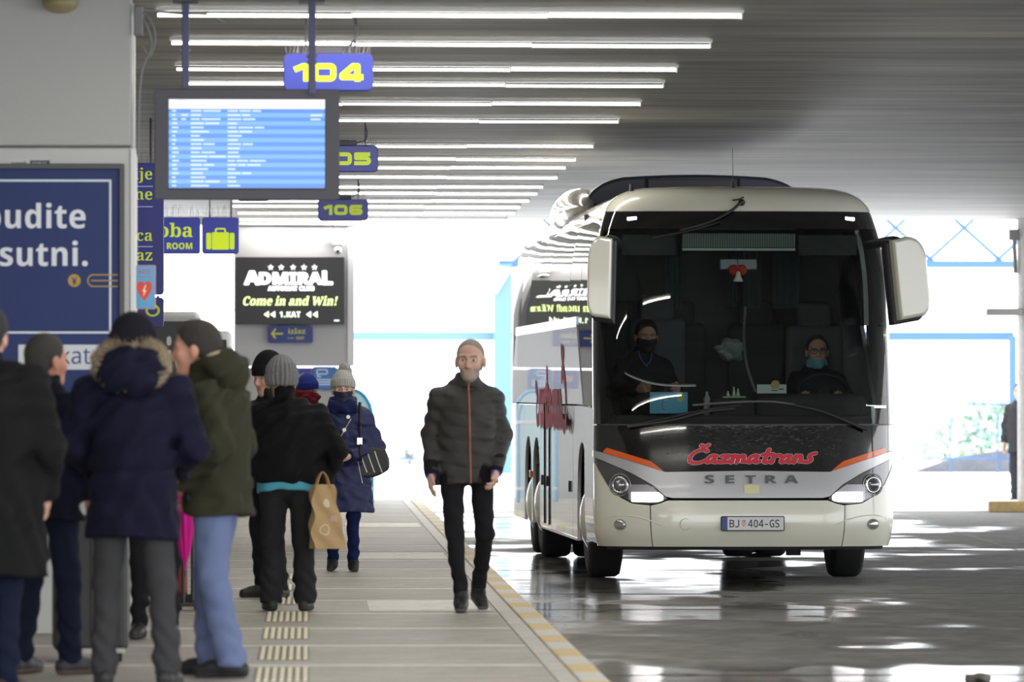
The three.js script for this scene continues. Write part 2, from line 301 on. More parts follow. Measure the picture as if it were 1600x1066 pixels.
// departures screen on two posts
{
  const d = 38.3, w = 1.10, h = 0.655, cx = X(386, d), cy = Y(226, d);
  const t = thing('departure_screen', 'large black framed departures screen with blue rows hanging from ceiling', 'screen', [cx, cy, -d], 0.02);
  const body = mesh('casing', new RoundedBoxGeometry(w, h, 0.16, 3, 0.012).translate(0, 0, -0.09), mat([0.018, 0.017, 0.03], 0.35), t);
  const bez = rrect(w, h, 0.01); bez.holes.push(rrect(0.94, 0.545, 0.004));
  mesh('bezel', new THREE.ExtrudeGeometry(bez, { depth: 0.02, bevelSize: 0.003, bevelThickness: 0.003, bevelSegments: 1 }).translate(0, 0, -0.012), mat([0.02, 0.019, 0.032], 0.35), t);
  const tx = print(1024, 592, (c, W, H) => {
    c.fillStyle = '#f4f4ff'; c.fillRect(0, 0, W, H); c.fillStyle = '#cfd4ea'; c.fillRect(420, 30, 170, 10); c.fillRect(60, 20, 60, 8);
    let q = 5; const r = () => { q = (q * 1664525 + 1013904223) >>> 0; return q / 4294967296; };
    for (let i = 0; i < 19; i++) {
      const y = 78 + i * 27; c.fillStyle = i % 2 ? '#6aaaf2' : '#3f83e0'; c.fillRect(0, y, W, 27.5);
      c.fillStyle = 'rgba(225,238,255,0.85)';
      const dash = (x, n, s) => { let p = x; for (let k = 0; k < n; k++) { const l = s * (0.6 + 0.8 * r()); c.fillRect(p, y + 8, l, 11); p += l + 9; } };
      dash(28, 1, 34); if (i > 0 && i < 3) dash(88, 1, 34); dash(150, 1 + (r() > 0.6), 90); dash(390, 1 + Math.floor(r() * 3), 75); if (i > 0 && i < 3) dash(930, 1, 60);
    }
  });
  const sc = mesh('screen_panel', face(0.94, 0.545), mat([0.02, 0.02, 0.02], 0.12, { emissiveMap: tx, emissive: new THREE.Color(1, 1, 1), emissiveIntensity: 0.95 }), t); sc.position.set(-0.004, 0.012, 0.004);
  const l = new THREE.RectAreaLight(0x8fb8ff, 0.35, 0.9, 0.5); l.position.set(0, 0, 0.03); l.rotation.y = Math.PI; t.add(l); l.name = 'screen_glow';
  for (const px of [290, 487]) {
    const x = X(px, d) - cx, up = CEIL - cy;
    const p = mesh('hanger_post', slab(x - 0.022, x + 0.022, h / 2 - (px > 400 ? 0.03 : 0.0), up - 0.02, -0.1 + (px > 400 ? 0.14 : 0), -0.05 + (px > 400 ? 0.14 : 0), 0.006), mat(srgb(74, 74, 110), 0.45), t);
    mesh('ceiling_plate', slab(x - 0.075, x + 0.075, up - 0.024, up, -0.15, 0.12), darkMetal, p);
    for (const yy of px > 400 ? [h / 2 + 0.2, h / 2 + 0.16] : [h / 2 + 0.24, h / 2 + 0.2]) mesh('bolt', bar([x - 0.034, yy, 0.02 - (px > 400 ? 0 : 0.095)], [x + 0.034, yy, 0.02 - (px > 400 ? 0 : 0.095)], 0.008), greyMetal, p);
  }
  mesh('sensor_box', slab(-0.05, 0.13, -h / 2 - 0.012, -h / 2 + 0.002, -0.08, -0.02, 0.004), darkMetal, t);
}

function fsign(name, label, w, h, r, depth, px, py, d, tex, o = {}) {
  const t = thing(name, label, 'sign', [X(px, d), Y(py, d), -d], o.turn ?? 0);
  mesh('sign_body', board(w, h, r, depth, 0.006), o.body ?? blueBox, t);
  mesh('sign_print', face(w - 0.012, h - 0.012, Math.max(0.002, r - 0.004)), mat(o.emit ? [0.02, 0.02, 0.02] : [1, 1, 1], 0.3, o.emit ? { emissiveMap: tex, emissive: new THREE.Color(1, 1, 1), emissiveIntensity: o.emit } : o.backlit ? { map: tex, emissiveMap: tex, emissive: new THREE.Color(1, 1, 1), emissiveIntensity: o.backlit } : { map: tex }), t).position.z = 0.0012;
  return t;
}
// directory board of several rows
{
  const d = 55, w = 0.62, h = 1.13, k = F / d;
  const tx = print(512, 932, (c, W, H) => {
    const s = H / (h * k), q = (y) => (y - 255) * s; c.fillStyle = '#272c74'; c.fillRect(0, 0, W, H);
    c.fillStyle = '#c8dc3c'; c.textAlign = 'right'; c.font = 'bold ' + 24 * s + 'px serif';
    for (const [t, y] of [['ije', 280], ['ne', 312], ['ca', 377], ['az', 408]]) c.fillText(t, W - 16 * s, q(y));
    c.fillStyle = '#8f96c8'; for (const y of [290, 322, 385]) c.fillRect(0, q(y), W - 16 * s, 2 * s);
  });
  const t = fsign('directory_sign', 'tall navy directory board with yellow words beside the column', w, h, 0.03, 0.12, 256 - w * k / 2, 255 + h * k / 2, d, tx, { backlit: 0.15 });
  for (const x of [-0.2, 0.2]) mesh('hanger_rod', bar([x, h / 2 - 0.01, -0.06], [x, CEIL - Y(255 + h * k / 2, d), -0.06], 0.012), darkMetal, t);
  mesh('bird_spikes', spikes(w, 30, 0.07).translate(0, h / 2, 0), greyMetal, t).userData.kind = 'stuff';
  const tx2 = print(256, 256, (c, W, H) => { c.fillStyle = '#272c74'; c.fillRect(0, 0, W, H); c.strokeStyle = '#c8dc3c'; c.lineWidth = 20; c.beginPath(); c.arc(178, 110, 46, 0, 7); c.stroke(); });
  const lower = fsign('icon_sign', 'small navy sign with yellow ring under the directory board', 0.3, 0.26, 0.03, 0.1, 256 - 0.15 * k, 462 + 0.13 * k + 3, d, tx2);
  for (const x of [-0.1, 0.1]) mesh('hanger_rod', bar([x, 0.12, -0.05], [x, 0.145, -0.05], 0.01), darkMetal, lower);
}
// cloak room signs
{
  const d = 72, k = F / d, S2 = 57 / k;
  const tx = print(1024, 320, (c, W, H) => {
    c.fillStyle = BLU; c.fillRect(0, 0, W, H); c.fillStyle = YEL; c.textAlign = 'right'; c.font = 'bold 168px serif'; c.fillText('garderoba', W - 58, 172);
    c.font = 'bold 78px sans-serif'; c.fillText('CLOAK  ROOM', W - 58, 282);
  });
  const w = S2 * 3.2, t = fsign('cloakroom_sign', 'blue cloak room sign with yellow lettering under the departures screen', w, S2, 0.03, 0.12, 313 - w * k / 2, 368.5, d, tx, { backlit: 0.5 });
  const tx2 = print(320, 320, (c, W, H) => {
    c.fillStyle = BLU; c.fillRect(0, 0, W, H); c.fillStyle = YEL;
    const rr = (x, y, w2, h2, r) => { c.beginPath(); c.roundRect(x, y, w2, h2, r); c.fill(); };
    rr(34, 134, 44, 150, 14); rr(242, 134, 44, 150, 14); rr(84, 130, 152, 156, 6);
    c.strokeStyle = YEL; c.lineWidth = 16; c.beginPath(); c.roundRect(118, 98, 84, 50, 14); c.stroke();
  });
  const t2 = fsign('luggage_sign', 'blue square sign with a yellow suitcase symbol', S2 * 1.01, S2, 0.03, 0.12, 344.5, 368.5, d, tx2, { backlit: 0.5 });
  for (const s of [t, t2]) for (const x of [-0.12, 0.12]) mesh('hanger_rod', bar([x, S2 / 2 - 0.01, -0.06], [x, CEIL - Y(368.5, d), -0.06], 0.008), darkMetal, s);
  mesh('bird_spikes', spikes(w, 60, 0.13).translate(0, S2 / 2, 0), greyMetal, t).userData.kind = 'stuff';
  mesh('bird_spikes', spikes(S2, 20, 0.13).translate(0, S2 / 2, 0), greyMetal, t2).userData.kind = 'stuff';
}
// vending kiosks
function kiosk(label, px0, px1, py, d, big) {
  const w = (px1 - px0) * d / F, h = Y(py, d), t = thing('kiosk', label, 'kiosk', [X((px0 + px1) / 2, d), 0, -d]);
  mesh('cabinet', new RoundedBoxGeometry(w, h, 0.6, 4, 0.07).translate(0, h / 2, -0.3), mat([0.72, 0.73, 0.74], 0.35), t);
  const tx = print(256, 400, (c, W, H) => { c.fillStyle = '#16171a'; c.fillRect(0, 0, W, H); c.fillStyle = '#e8e8e8'; if (big) { c.font = 'bold 150px sans-serif'; c.textAlign = 'right'; c.fillText('is', 226, 150); c.font = '64px sans-serif'; c.fillStyle = '#d98a4a'; c.fillText('e', 190, 220); } else { c.fillRect(30, 40, 60, 10); c.fillRect(30, 70, 40, 8); } });
  const p = mesh('front_panel', face(w - 0.13, h - 0.45, 0.02), mat([1, 1, 1], 0.2, { map: tx }), t); p.position.set(0, h / 2 + 0.12, 0.002);
}
kiosk('white framed black kiosk with large white letters behind the parka hood', 214, 313, 487, 69, true);
kiosk('narrower white framed black kiosk next to the green jacket', 300, 363, 517, 76, false);

// ------------------------------------------------------------------ pier at the end of the platform
const PD = 86.4;
{
  const x0 = X(366, PD), x1 = X(551, PD);
  const t = thing('wall_pier', 'light grey end pier carrying the black advertising display', 'pier', [0, 0, -PD], 0, null, 'structure');
  const grey = mat([0.47, 0.47, 0.49], 0.7, { bumpMap: scaled(grainTex, 0.6), bumpScale: 0.001 });
  mesh('upper_wall', slab(x0, x1, Y(572, PD), CEIL, -0.9, 0, 0.01), grey, t);
  mesh('lower_wall', slab(x0, x1, ROAD, Y(575, PD), -0.9, -0.05, 0.01), mat([0.40, 0.40, 0.40], 0.7), t);
  mesh('corner_trim', slab(x1 - 0.07, x1 + 0.02, Y(572, PD), CEIL - 0.08, -0.02, 0.03, 0.006), mat([0.72, 0.72, 0.74], 0.5), t);
  mesh('fascia', slab(x0 - 3, x1 + 0.12, CEIL - 0.1, CEIL, -0.4, 0.12), mat([0.78, 0.78, 0.78], 0.6), t);
  const adTex = print(1024, 640, (c, W, H) => {
    c.fillStyle = '#0b0b0e'; c.fillRect(0, 0, W, H); c.fillStyle = '#ffffff'; c.textAlign = 'center';
    const star = (x, y, r) => { c.beginPath(); for (let i = 0; i < 10; i++) { const a = -Math.PI / 2 + i * Math.PI / 5, q = i % 2 ? r * 0.42 : r; c.lineTo(x + q * Math.cos(a), y + q * Math.sin(a)); } c.fill(); };
    for (const x of [330, 430, 542, 645, 745]) star(x, 95, 32);
    c.save(); c.translate(510, 255); c.scale(1.22, 1); c.font = 'bold 150px sans-serif'; c.lineWidth = 12; c.strokeStyle = '#fff'; c.lineJoin = 'round';
    c.fillText('DMIRA', 0, 0); c.strokeText('DMIRA', 0, 0); c.font = 'bold 178px sans-serif'; c.fillText('A', -292, 4); c.strokeText('A', -292, 4); c.fillText('L', 288, 4); c.strokeText('L', 288, 4); c.restore();
    c.font = 'bold 58px sans-serif'; c.lineWidth = 5; c.strokeStyle = '#fff'; c.fillText('AUTOMAT CLUB', 525, 318); c.strokeText('AUTOMAT CLUB', 525, 318);
    c.font = 'italic bold 116px serif'; c.fillStyle = '#e6ff9e'; c.strokeStyle = '#e6ff9e'; c.lineWidth = 3; c.fillText('Come in and Win!', 508, 460, 900);
    c.font = 'bold 76px sans-serif'; c.fillStyle = '#e8ffd8'; c.fillText('1.KAT', 512, 575);
    for (const [x, s] of [[290, 1], [350, 1], [690, 1], [752, 1]]) { c.beginPath(); c.moveTo(x - 26, 548); c.lineTo(x + 22, 516); c.lineTo(x + 22, 580); c.fill(); }
    c.fillStyle = '#ccc'; c.fillRect(930, 600, 50, 14);
  });
  const w = 170 / 10000 * PD, h = 105 / 10000 * PD;
  const a = fsign('advertising_display', 'black lit display reading ADMIRAL on the end pier', w, h, 0.004, 0.12, 453, 454.5, PD - 0.13, adTex, { body: mat([0.02, 0.02, 0.025], 0.4), emit: 2.2 });
  const l = new THREE.RectAreaLight(0xf2ffe8, 0.05, w, h); l.position.set(0, 0, 0.02); l.rotation.y = Math.PI; a.add(l); l.name = 'display_glow';
  const ex = print(384, 150, (c, W, H) => { c.fillStyle = '#2b3a80'; c.fillRect(0, 0, W, H); c.fillStyle = '#d6d23c'; c.strokeStyle = '#d6d23c'; c.lineWidth = 15; c.beginPath(); c.moveTo(62, 26); c.lineTo(30, 70); c.lineTo(62, 114); c.moveTo(30, 70); c.lineTo(126, 70); c.stroke(); c.font = 'bold 66px serif'; c.fillText('izlaz', 168, 70); c.font = 'bold 34px sans-serif'; c.fillText('EXIT', 240, 122); c.fillRect(166, 108, 56, 5); });
  const exs = fsign('exit_sign', 'small blue exit sign with yellow arrow under the display', 70 / 10000 * PD, 27 / 10000 * PD, 0.03, 0.1, 454, 522.5, PD - 0.1, ex);
  const wc = print(256, 200, (c, W, H) => { c.fillStyle = '#3b3c9c'; c.fillRect(0, 0, W, H); c.fillStyle = '#d8b23a'; c.font = 'bold 96px sans-serif'; c.textAlign = 'center'; c.fillText('WC', 128, 130); });
  fsign('toilet_sign', 'purple blue WC sign low on the end pier', 0.34, 0.26, 0.006, 0.03, 466, 590, PD + 0.04 - 0.03, wc);
  const tv = print(256, 256, (c, W, H) => { c.fillStyle = '#3d6fb4'; c.fillRect(0, 0, W, H); c.strokeStyle = '#d8e6f6'; c.fillStyle = '#d8e6f6'; c.lineWidth = 12; c.beginPath(); c.roundRect(40, 30, 120, 50, 20); c.stroke(); c.beginPath(); c.moveTo(50, 80); c.lineTo(50, 112); c.lineTo(90, 112); c.stroke(); for (const y of [140, 168, 196]) c.fillRect(24, y, 190, 12); });
  fsign('camera_notice', 'light blue camera notice beside the grey bobble hat', 0.31, 0.31, 0.004, 0.02, 507, 591, PD + 0.04 - 0.03, tv);
  const cam = thing('security_camera', 'small white security camera above the display corner', 'camera', [X(526, PD), Y(378, PD), -PD + 0.12]);
  mesh('mount', [slab(-0.06, 0.07, -0.05, 0.07, -0.12, 0.02, 0.012), bar([-0.16, 0.07, -0.05], [0.03, 0.05, -0.02], 0.012)], mat([0.78, 0.78, 0.78], 0.4), cam);
  mesh('camera_body', new THREE.SphereGeometry(0.055, 18, 12).translate(0.015, -0.12, 0.0), mat([0.6, 0.6, 0.6], 0.3), cam);
  mesh('lens', new THREE.SphereGeometry(0.026, 14, 10).translate(0.015, -0.13, 0.038), mat([0.02, 0.02, 0.02], 0.1), cam);
  mesh('cable', tube([[0, 0.06, 0], [-0.03, 0.14, 0], [-0.07, 0.24, 0]], 0.006), darkMetal, cam);
  tag(mesh('overhead_cable', tube([[X(190, 74), Y(465, 74), -74], [X(258, 77), Y(471, 77), -77], [X(366, PD), Y(485, PD), -PD + 0.05]], 0.008)), 'thin dark cable strung left of the end pier', 'cable').material = mat([0.08, 0.12, 0.13], 0.6);
}
// arched poster stand
{
  const d = 83, w = 0.5, h = Y(610, d), t = thing('poster_stand', 'light blue arched poster stand behind the woman in blue', 'stand', [X(582, d) - w / 2, 0, -d]);
  const s = new THREE.Shape(); s.moveTo(-w / 2, 0.05); s.lineTo(w / 2, 0.05); s.lineTo(w / 2, h * 0.72); s.quadraticCurveTo(w / 2 - 0.01, h, 0, h); s.quadraticCurveTo(-w / 2 + 0.01, h, -w / 2, h * 0.72); s.closePath();
  mesh('panel', new THREE.ExtrudeGeometry(s, { depth: 0.03, bevelEnabled: false }).translate(0, 0, -0.03), mat(srgb(190, 232, 246), 0.4), t);
  const pts = []; for (let i = 0; i <= 20; i++) { const a = Math.PI * i / 20; pts.push([Math.cos(a) * w / 2, h * 0.72 + Math.sin(a) * h * 0.28, 0]); }
  mesh('frame', [tube(pts, 0.022, 60), bar([w / 2, 0, 0], [w / 2, h * 0.72, 0], 0.022), bar([-w / 2, 0, 0], [-w / 2, h * 0.72, 0], 0.022)], mat(srgb(60, 165, 222), 0.4), t);
  for (const y of [0.18, Y(660, d)]) mesh('crossbar', slab(-w / 2, w / 2 + 0.03, y - 0.02, y + 0.02, 0, 0.03, 0.005), mat([0.85, 0.86, 0.88], 0.4), t);
}
// ------------------------------------------------------------------ outside: blue steel frame, fence, shrubs
const blueSteel = mat([0.055, 0.135, 0.29], 0.6), paleSteel = mat([0.12, 0.23, 0.32], 0.6), D = 125;
{
  const t = thing('steel_frame', 'pale blue steel portal frame with lattice girder outside', 'frame', [0, ROAD, -D]);
  const yb = Y(525, D) - ROAD, yt = Y(412, D) - ROAD, yT = Y(325, D) - ROAD;
  for (const [a, b, w] of [[X(772, D), X(800, D), 0.3], [X(1580, D), X(1591, D), 0.14]]) mesh('post', slab(a, b, 0, w > 0.2 ? yt : yb, -w, 0), w > 0.2 ? paleSteel : blueSteel, t);
  mesh('cross_beam', slab(X(552, D), X(775, D), yb - 0.085, yb + 0.085, -0.55, -0.42), paleSteel, t); mesh('cross_beam', slab(X(776, D), X(1591, D), yb - 0.085, yb + 0.085, -0.55, -0.42), blueSteel, t);
  mesh('girder_chord', slab(X(780, D), X(1760, D), yt - 0.07, yt + 0.07, -0.4, -0.2), blueSteel, t);
  mesh('girder_chord', slab(X(780, D), X(1760, D), yT + 0.3, yT + 0.42, -0.4, -0.2), blueSteel, t);
  for (let i = 0; i < 9; i++) { const a = X(800 + i * 108, D), b = X(800 + (i + 1) * 108 + 20, D); mesh('lattice_bar', beam([a, yt, -0.3], [b, yT + 0.35, -0.3], 0.07, 0.07), blueSteel, t); mesh('lattice_bar', beam([b, yt, -0.4], [a, yT + 0.35, -0.4], 0.07, 0.07), blueSteel, t); }
  mesh('gusset', new THREE.ExtrudeGeometry(new THREE.Shape([[X(775, D), yt - 0.6], [X(800, D), yt - 0.1], [X(775, D), yt - 0.05]].map((p) => new THREE.Vector2(...p))), { depth: 0.1, bevelEnabled: false }), mat([0.85, 0.87, 0.9], 0.5), t);
  for (const y of [Y(632, D) - ROAD, Y(717, D) - ROAD]) mesh('fence_rail', slab(X(552, D), X(1591, D), y - 0.02, y + 0.02, -0.35, -0.3), blueSteel, t);
  for (let i = 0; i < 14; i++) mesh('fence_post', slab(X(590 + i * 75, D) - 0.015, X(590 + i * 75, D) + 0.015, 0, 1.2, -0.38, -0.34), blueSteel, t);
}
const barkMat = mat([0.2, 0.17, 0.14], 0.9);
function shrub(label, px, d, w, h, n, tone) {
  const t = thing('shrub', label, 'shrub', [X(px, d), ROAD, -d], 0, 'snowy shrubs behind the fence');
  const leaf = new THREE.IcosahedronGeometry(0.055, 0).scale(1, 0.35, 0.7), lm = mat(tone, 0.8);
  const im = new THREE.InstancedMesh(leaf, lm, n); im.name = 'foliage'; im.userData.kind = 'stuff'; im.castShadow = im.receiveShadow = true;
  const m = new THREE.Matrix4(), q = new THREE.Quaternion(), e = new THREE.Euler();
  for (let i = 0; i < n; i++) { const a = rnd() * 6.283, r = Math.sqrt(rnd()), v = rnd(); e.set(rnd() * 6, rnd() * 6, rnd() * 6); q.setFromEuler(e); m.compose(new THREE.Vector3(Math.cos(a) * r * w * (1 - 0.5 * v * v), 0.1 + v * h + 0.1 * (rnd() - 0.5), Math.sin(a) * r * w * 0.7), q, new THREE.Vector3(1, 1, 1).multiplyScalar(0.7 + rnd() * 0.9)); im.setMatrixAt(i, m); const c = rnd() < 0.45 ? [2.4, 2.3, 2.6] : [1, 1, 1]; im.setColorAt(i, new THREE.Color().setRGB(...c.map((k) => k * (0.8 + 0.4 * rnd())))); }
  t.add(im);
  const b = []; for (let i = 0; i < 7; i++) b.push(bar([0, 0, 0], [(rnd() - 0.5) * w * 1.4, h * (0.6 + 0.3 * rnd()), (rnd() - 0.5) * w * 0.6], 0.03, 0.008, 6));
  mesh('branches', b, barkMat, t);
}
shrub('leafy snowy shrub beside the right blue post', 1545, 130, 0.75, 1.35, 700, [0.25, 0.34, 0.27]);
shrub('paler lower shrub left of the larger one', 1485, 134, 0.6, 1.0, 420, [0.36, 0.45, 0.38]);
shrub('small faint shrub seen left of the walking man', 640, 140, 0.8, 0.9, 300, [0.5, 0.56, 0.55]);
{
  const d = 127, s = new THREE.Shape([[X(1425, d), 0], [X(1592, d), 0], [X(1592, d), Y(702, d) - ROAD], [X(1500, d), Y(716, d) - ROAD]].map((p) => new THREE.Vector2(...p)));
  const e = tag(mesh('embankment', new THREE.ExtrudeGeometry(s, { depth: 0.5, bevelSize: 0.02, bevelThickness: 0.02, bevelSegments: 1 }), mat([0.16, 0.17, 0.2], 0.9, { map: scaled(concreteTex, 1) })), 'dark sloping bank below the shrubs', 'bank');
  e.position.set(0, ROAD, -d - 0.5);
}
// ------------------------------------------------------------------ the coach
const bus = thing('coach', 'white and silver touring coach with dark windscreen and red lettering', 'bus', [X(1170, 53.5), ROAD, -53.5], 0.0224);
const lerpTable = (tb) => (y) => { if (y <= tb[0][0]) return tb[0][1]; for (let i = 1; i < tb.length; i++) if (y <= tb[i][0]) { const [a, va] = tb[i - 1], [b, vb] = tb[i], t = (y - a) / (b - a); return va + (vb - va) * t; } return tb[tb.length - 1][1]; };
function smoothTable(tb) {             // monotone-ish cubic through the table
  const c = new THREE.CatmullRomCurve3(tb.map(([a, b]) => new THREE.Vector3(a, b, 0)), false, 'centripetal'), pts = c.getPoints(300).map((p) => [p.x, p.y]);
  return lerpTable(pts);
}
const HWT = smoothTable([[0.28, 1.20], [0.45, 1.235], [0.9, 1.245], [1.34, 1.245], [2.2, 1.238], [2.6, 1.224], [2.9, 1.185], [3.1, 1.132], [3.18, 1.10], [3.25, 1.05], [3.30, 0.98], [3.34, 0.88], [3.36, 0.77], [3.37, 0.62]]);
const HW = (y) => 1.018 * HWT(y);
const ZF = smoothTable([[0.28, -0.06], [0.45, 0], [0.72, -0.01], [1.0, -0.05], [1.34, -0.10], [2.0, -0.24], [2.6, -0.40], [3.1, -0.57], [3.2, -0.62], [3.28, -0.70], [3.33, -0.82], [3.36, -0.98], [3.37, -1.15]]);
const CW = 0.46, NE = 2.7, LEN = 13.3;
const bend = (t) => CW * (1 - Math.pow(Math.max(0, 1 - Math.pow(Math.min(1, Math.abs(t)), NE)), 1 / NE));
function fpt(t, y, off = 0) {
  const p = new THREE.Vector3(t * HW(y), y, ZF(y) - bend(t));
  if (!off) return p;
  const e = 0.004, ta = Math.max(-1, t - e), tb = Math.min(1, t + e), a = new THREE.Vector3(ta * HW(y), y, ZF(y) - bend(ta)), b = new THREE.Vector3(tb * HW(y), y, ZF(y) - bend(tb));
  const c = new THREE.Vector3(t * HW(y - e), y - e, ZF(y - e) - bend(t)), d = new THREE.Vector3(t * HW(y + e), y + e, ZF(y + e) - bend(t));
  return p.addScaledVector(b.sub(a).cross(d.sub(c)).normalize(), off);
}
function gridSolid(nu, nv, outer, inner) {        // closed shell between two grids
  const pos = [], uv = [], idx = [], W = nu + 1, N = W * (nv + 1);
  for (const f of inner ? [outer, inner] : [outer]) for (let j = 0; j <= nv; j++) for (let i = 0; i <= nu; i++) { const p = f(i / nu, j / nv); pos.push(p.x, p.y, p.z); uv.push(i / nu, j / nv); }
  for (let j = 0; j < nv; j++) for (let i = 0; i < nu; i++) { const a = i + W * j, b = a + 1, c = a + W, d = c + 1; idx.push(a, b, d, a, d, c); if (inner) idx.push(N + a, N + d, N + b, N + a, N + c, N + d); }
  if (inner) {
    const edge = (a, b) => { const n = pos.length / 3; for (const k of [a, b, N + a, N + b]) { pos.push(pos[3 * k], pos[3 * k + 1], pos[3 * k + 2]); uv.push(0, 0); } idx.push(n, n + 2, n + 1, n + 1, n + 2, n + 3); };
    for (let i = 0; i < nu; i++) { edge(i, i + 1); edge(W * nv + i + 1, W * nv + i); }
    for (let j = 0; j < nv; j++) { edge(W * (j + 1), W * j); edge(W * j + nu, W * (j + 1) + nu); }
  }
  const g = new THREE.BufferGeometry();
  g.setAttribute('position', new THREE.Float32BufferAttribute(pos, 3)); g.setAttribute('uv', new THREE.Float32BufferAttribute(uv, 2)); g.setIndex(idx); g.computeVertexNormals();
  return g;
}
const cf = (v) => typeof v === 'function' ? v : () => v;
function frontGeo(x0, x1, yb, yt, { off = 0, th = 0.03, nu = 28, nv = 8 } = {}) {     // x in metres at full width 1.245
  const q0 = Math.asin(Math.max(-1, x0 / 1.245)), q1 = Math.asin(Math.min(1, x1 / 1.245)); yb = cf(yb); yt = cf(yt);
  const f = (o) => (u, v) => { const t = Math.sin(q0 + (q1 - q0) * u), ax = Math.abs(t * 1.245), a = yb(ax), b = yt(ax); return fpt(t, a + (b - a) * v, o); };
  return gridSolid(nu, nv, f(off), th ? f(off - th) : null);
}
const cream = mat(srgb(226, 225, 209), 0.22, { clearcoat: 1, clearcoatRoughness: 0.06 });
const silver = mat([0.52, 0.52, 0.54], 0.30, { metalness: 0.35, clearcoat: 0.8, clearcoatRoughness: 0.08 });
const sideSilver = mat([0.50, 0.50, 0.53], 0.28, { metalness: 0.45, clearcoat: 1, clearcoatRoughness: 0.015 });
const gloss = mat([0.010, 0.010, 0.012], 0.08, { clearcoat: 1, clearcoatRoughness: 0.02 });
const tint = mat([0.012, 0.012, 0.015], 0.0, { ior: 1.6 });
const rubber = mat([0.018, 0.018, 0.019], 0.75), blackPlastic = mat([0.02, 0.02, 0.022], 0.45), chrome = mat([0.75, 0.75, 0.76], 0.15, { metalness: 1 });
// dried road salt and snow sprayed on the middle of the black panel
const saltTex = print(1024, 256, (c, W, H) => { c.fillStyle = '#141416'; c.fillRect(0, 0, W, H); let q = 9; const r = () => { q = (q * 1664525 + 1013904223) >>> 0; return q / 4294967296; }; for (let i = 0; i < 2600; i++) { const g = (r() + r() + r()) / 3, x = W * (0.18 + 0.66 * g), y = H * Math.pow(r(), 1.6) * 0.72, s = 1 + r() * 3.2; c.fillStyle = 'rgba(186,186,188,' + (0.03 + 0.13 * r()) + ')'; c.beginPath(); c.ellipse(x, y, s * 1.3, s * 0.8, 0, 0, 7); c.fill(); } });
// front panels
const headTop = lerpTable([[0.66, 0.725], [0.78, 0.835], [0.95, 0.935], [1.245, 1.07]]), headBot = lerpTable([[0.66, 0.72], [0.72, 0.69], [0.80, 0.672], [0.95, 0.685], [1.06, 0.745], [1.15, 0.84], [1.22, 0.97], [1.245, 1.03]]);
const bumperTop = (x) => x < 0.66 ? 0.715 : headBot(x), silverTop = lerpTable([[0, 0.955], [0.68, 0.945], [0.8, 0.985], [1.16, 1.10], [1.245, 1.125]]);
const bumper = mesh('bumper', frontGeo(-0.80, 0.80, 0.32, (x) => bumperTop(x) - 0.008, { nu: 40, nv: 10, th: 0.05 }), cream, bus);
for (const s of [-1, 1]) mesh('bumper_corner', frontGeo(s > 0 ? 0.808 : -1.245, s > 0 ? 1.245 : -0.808, 0.32, (x) => bumperTop(x) - 0.006, { nu: 24, nv: 10, th: 0.05 }), cream, bus);
mesh('bumper_lip', frontGeo(-1.2, 1.2, 0.285, 0.325, { off: -0.02, th: 0.08, nu: 40, nv: 2 }), blackPlastic, bus);
mesh('front_panel', frontGeo(-1.245, 1.245, (x) => (x < 0.66 ? 0.728 : headTop(x)), silverTop, { nu: 60, nv: 6, off: 0.004 }), silver, bus);
mesh('black_panel', frontGeo(-1.245, 1.245, (x) => silverTop(x) + 0.004, 1.335, { nu: 48, nv: 8 }), mat([1, 1, 1], 0.1, { map: saltTex, clearcoat: 1, clearcoatRoughness: 0.03 }), bus);
mesh('panel_seam', frontGeo(-1.2, 1.2, 1.335, 1.347, { nu: 40, nv: 1, off: 0.003, th: 0.02 }), mat([0.05, 0.05, 0.055], 0.4), bus);
const orange = mat(srgb(236, 98, 24), 0.2, { clearcoat: 1 });
for (const s of [-1, 1]) mesh('turn_indicator', frontGeo(s > 0 ? 0.70 : -1.17, s > 0 ? 1.17 : -0.70, (x) => silverTop(x) + 0.003, (x) => silverTop(x) + 0.006 + 0.046 * Math.min(1, (x - 0.695) / 0.1, (1.175 - x) / 0.03), { nu: 20, nv: 3, off: 0.009, th: 0.03 }), orange, bus);
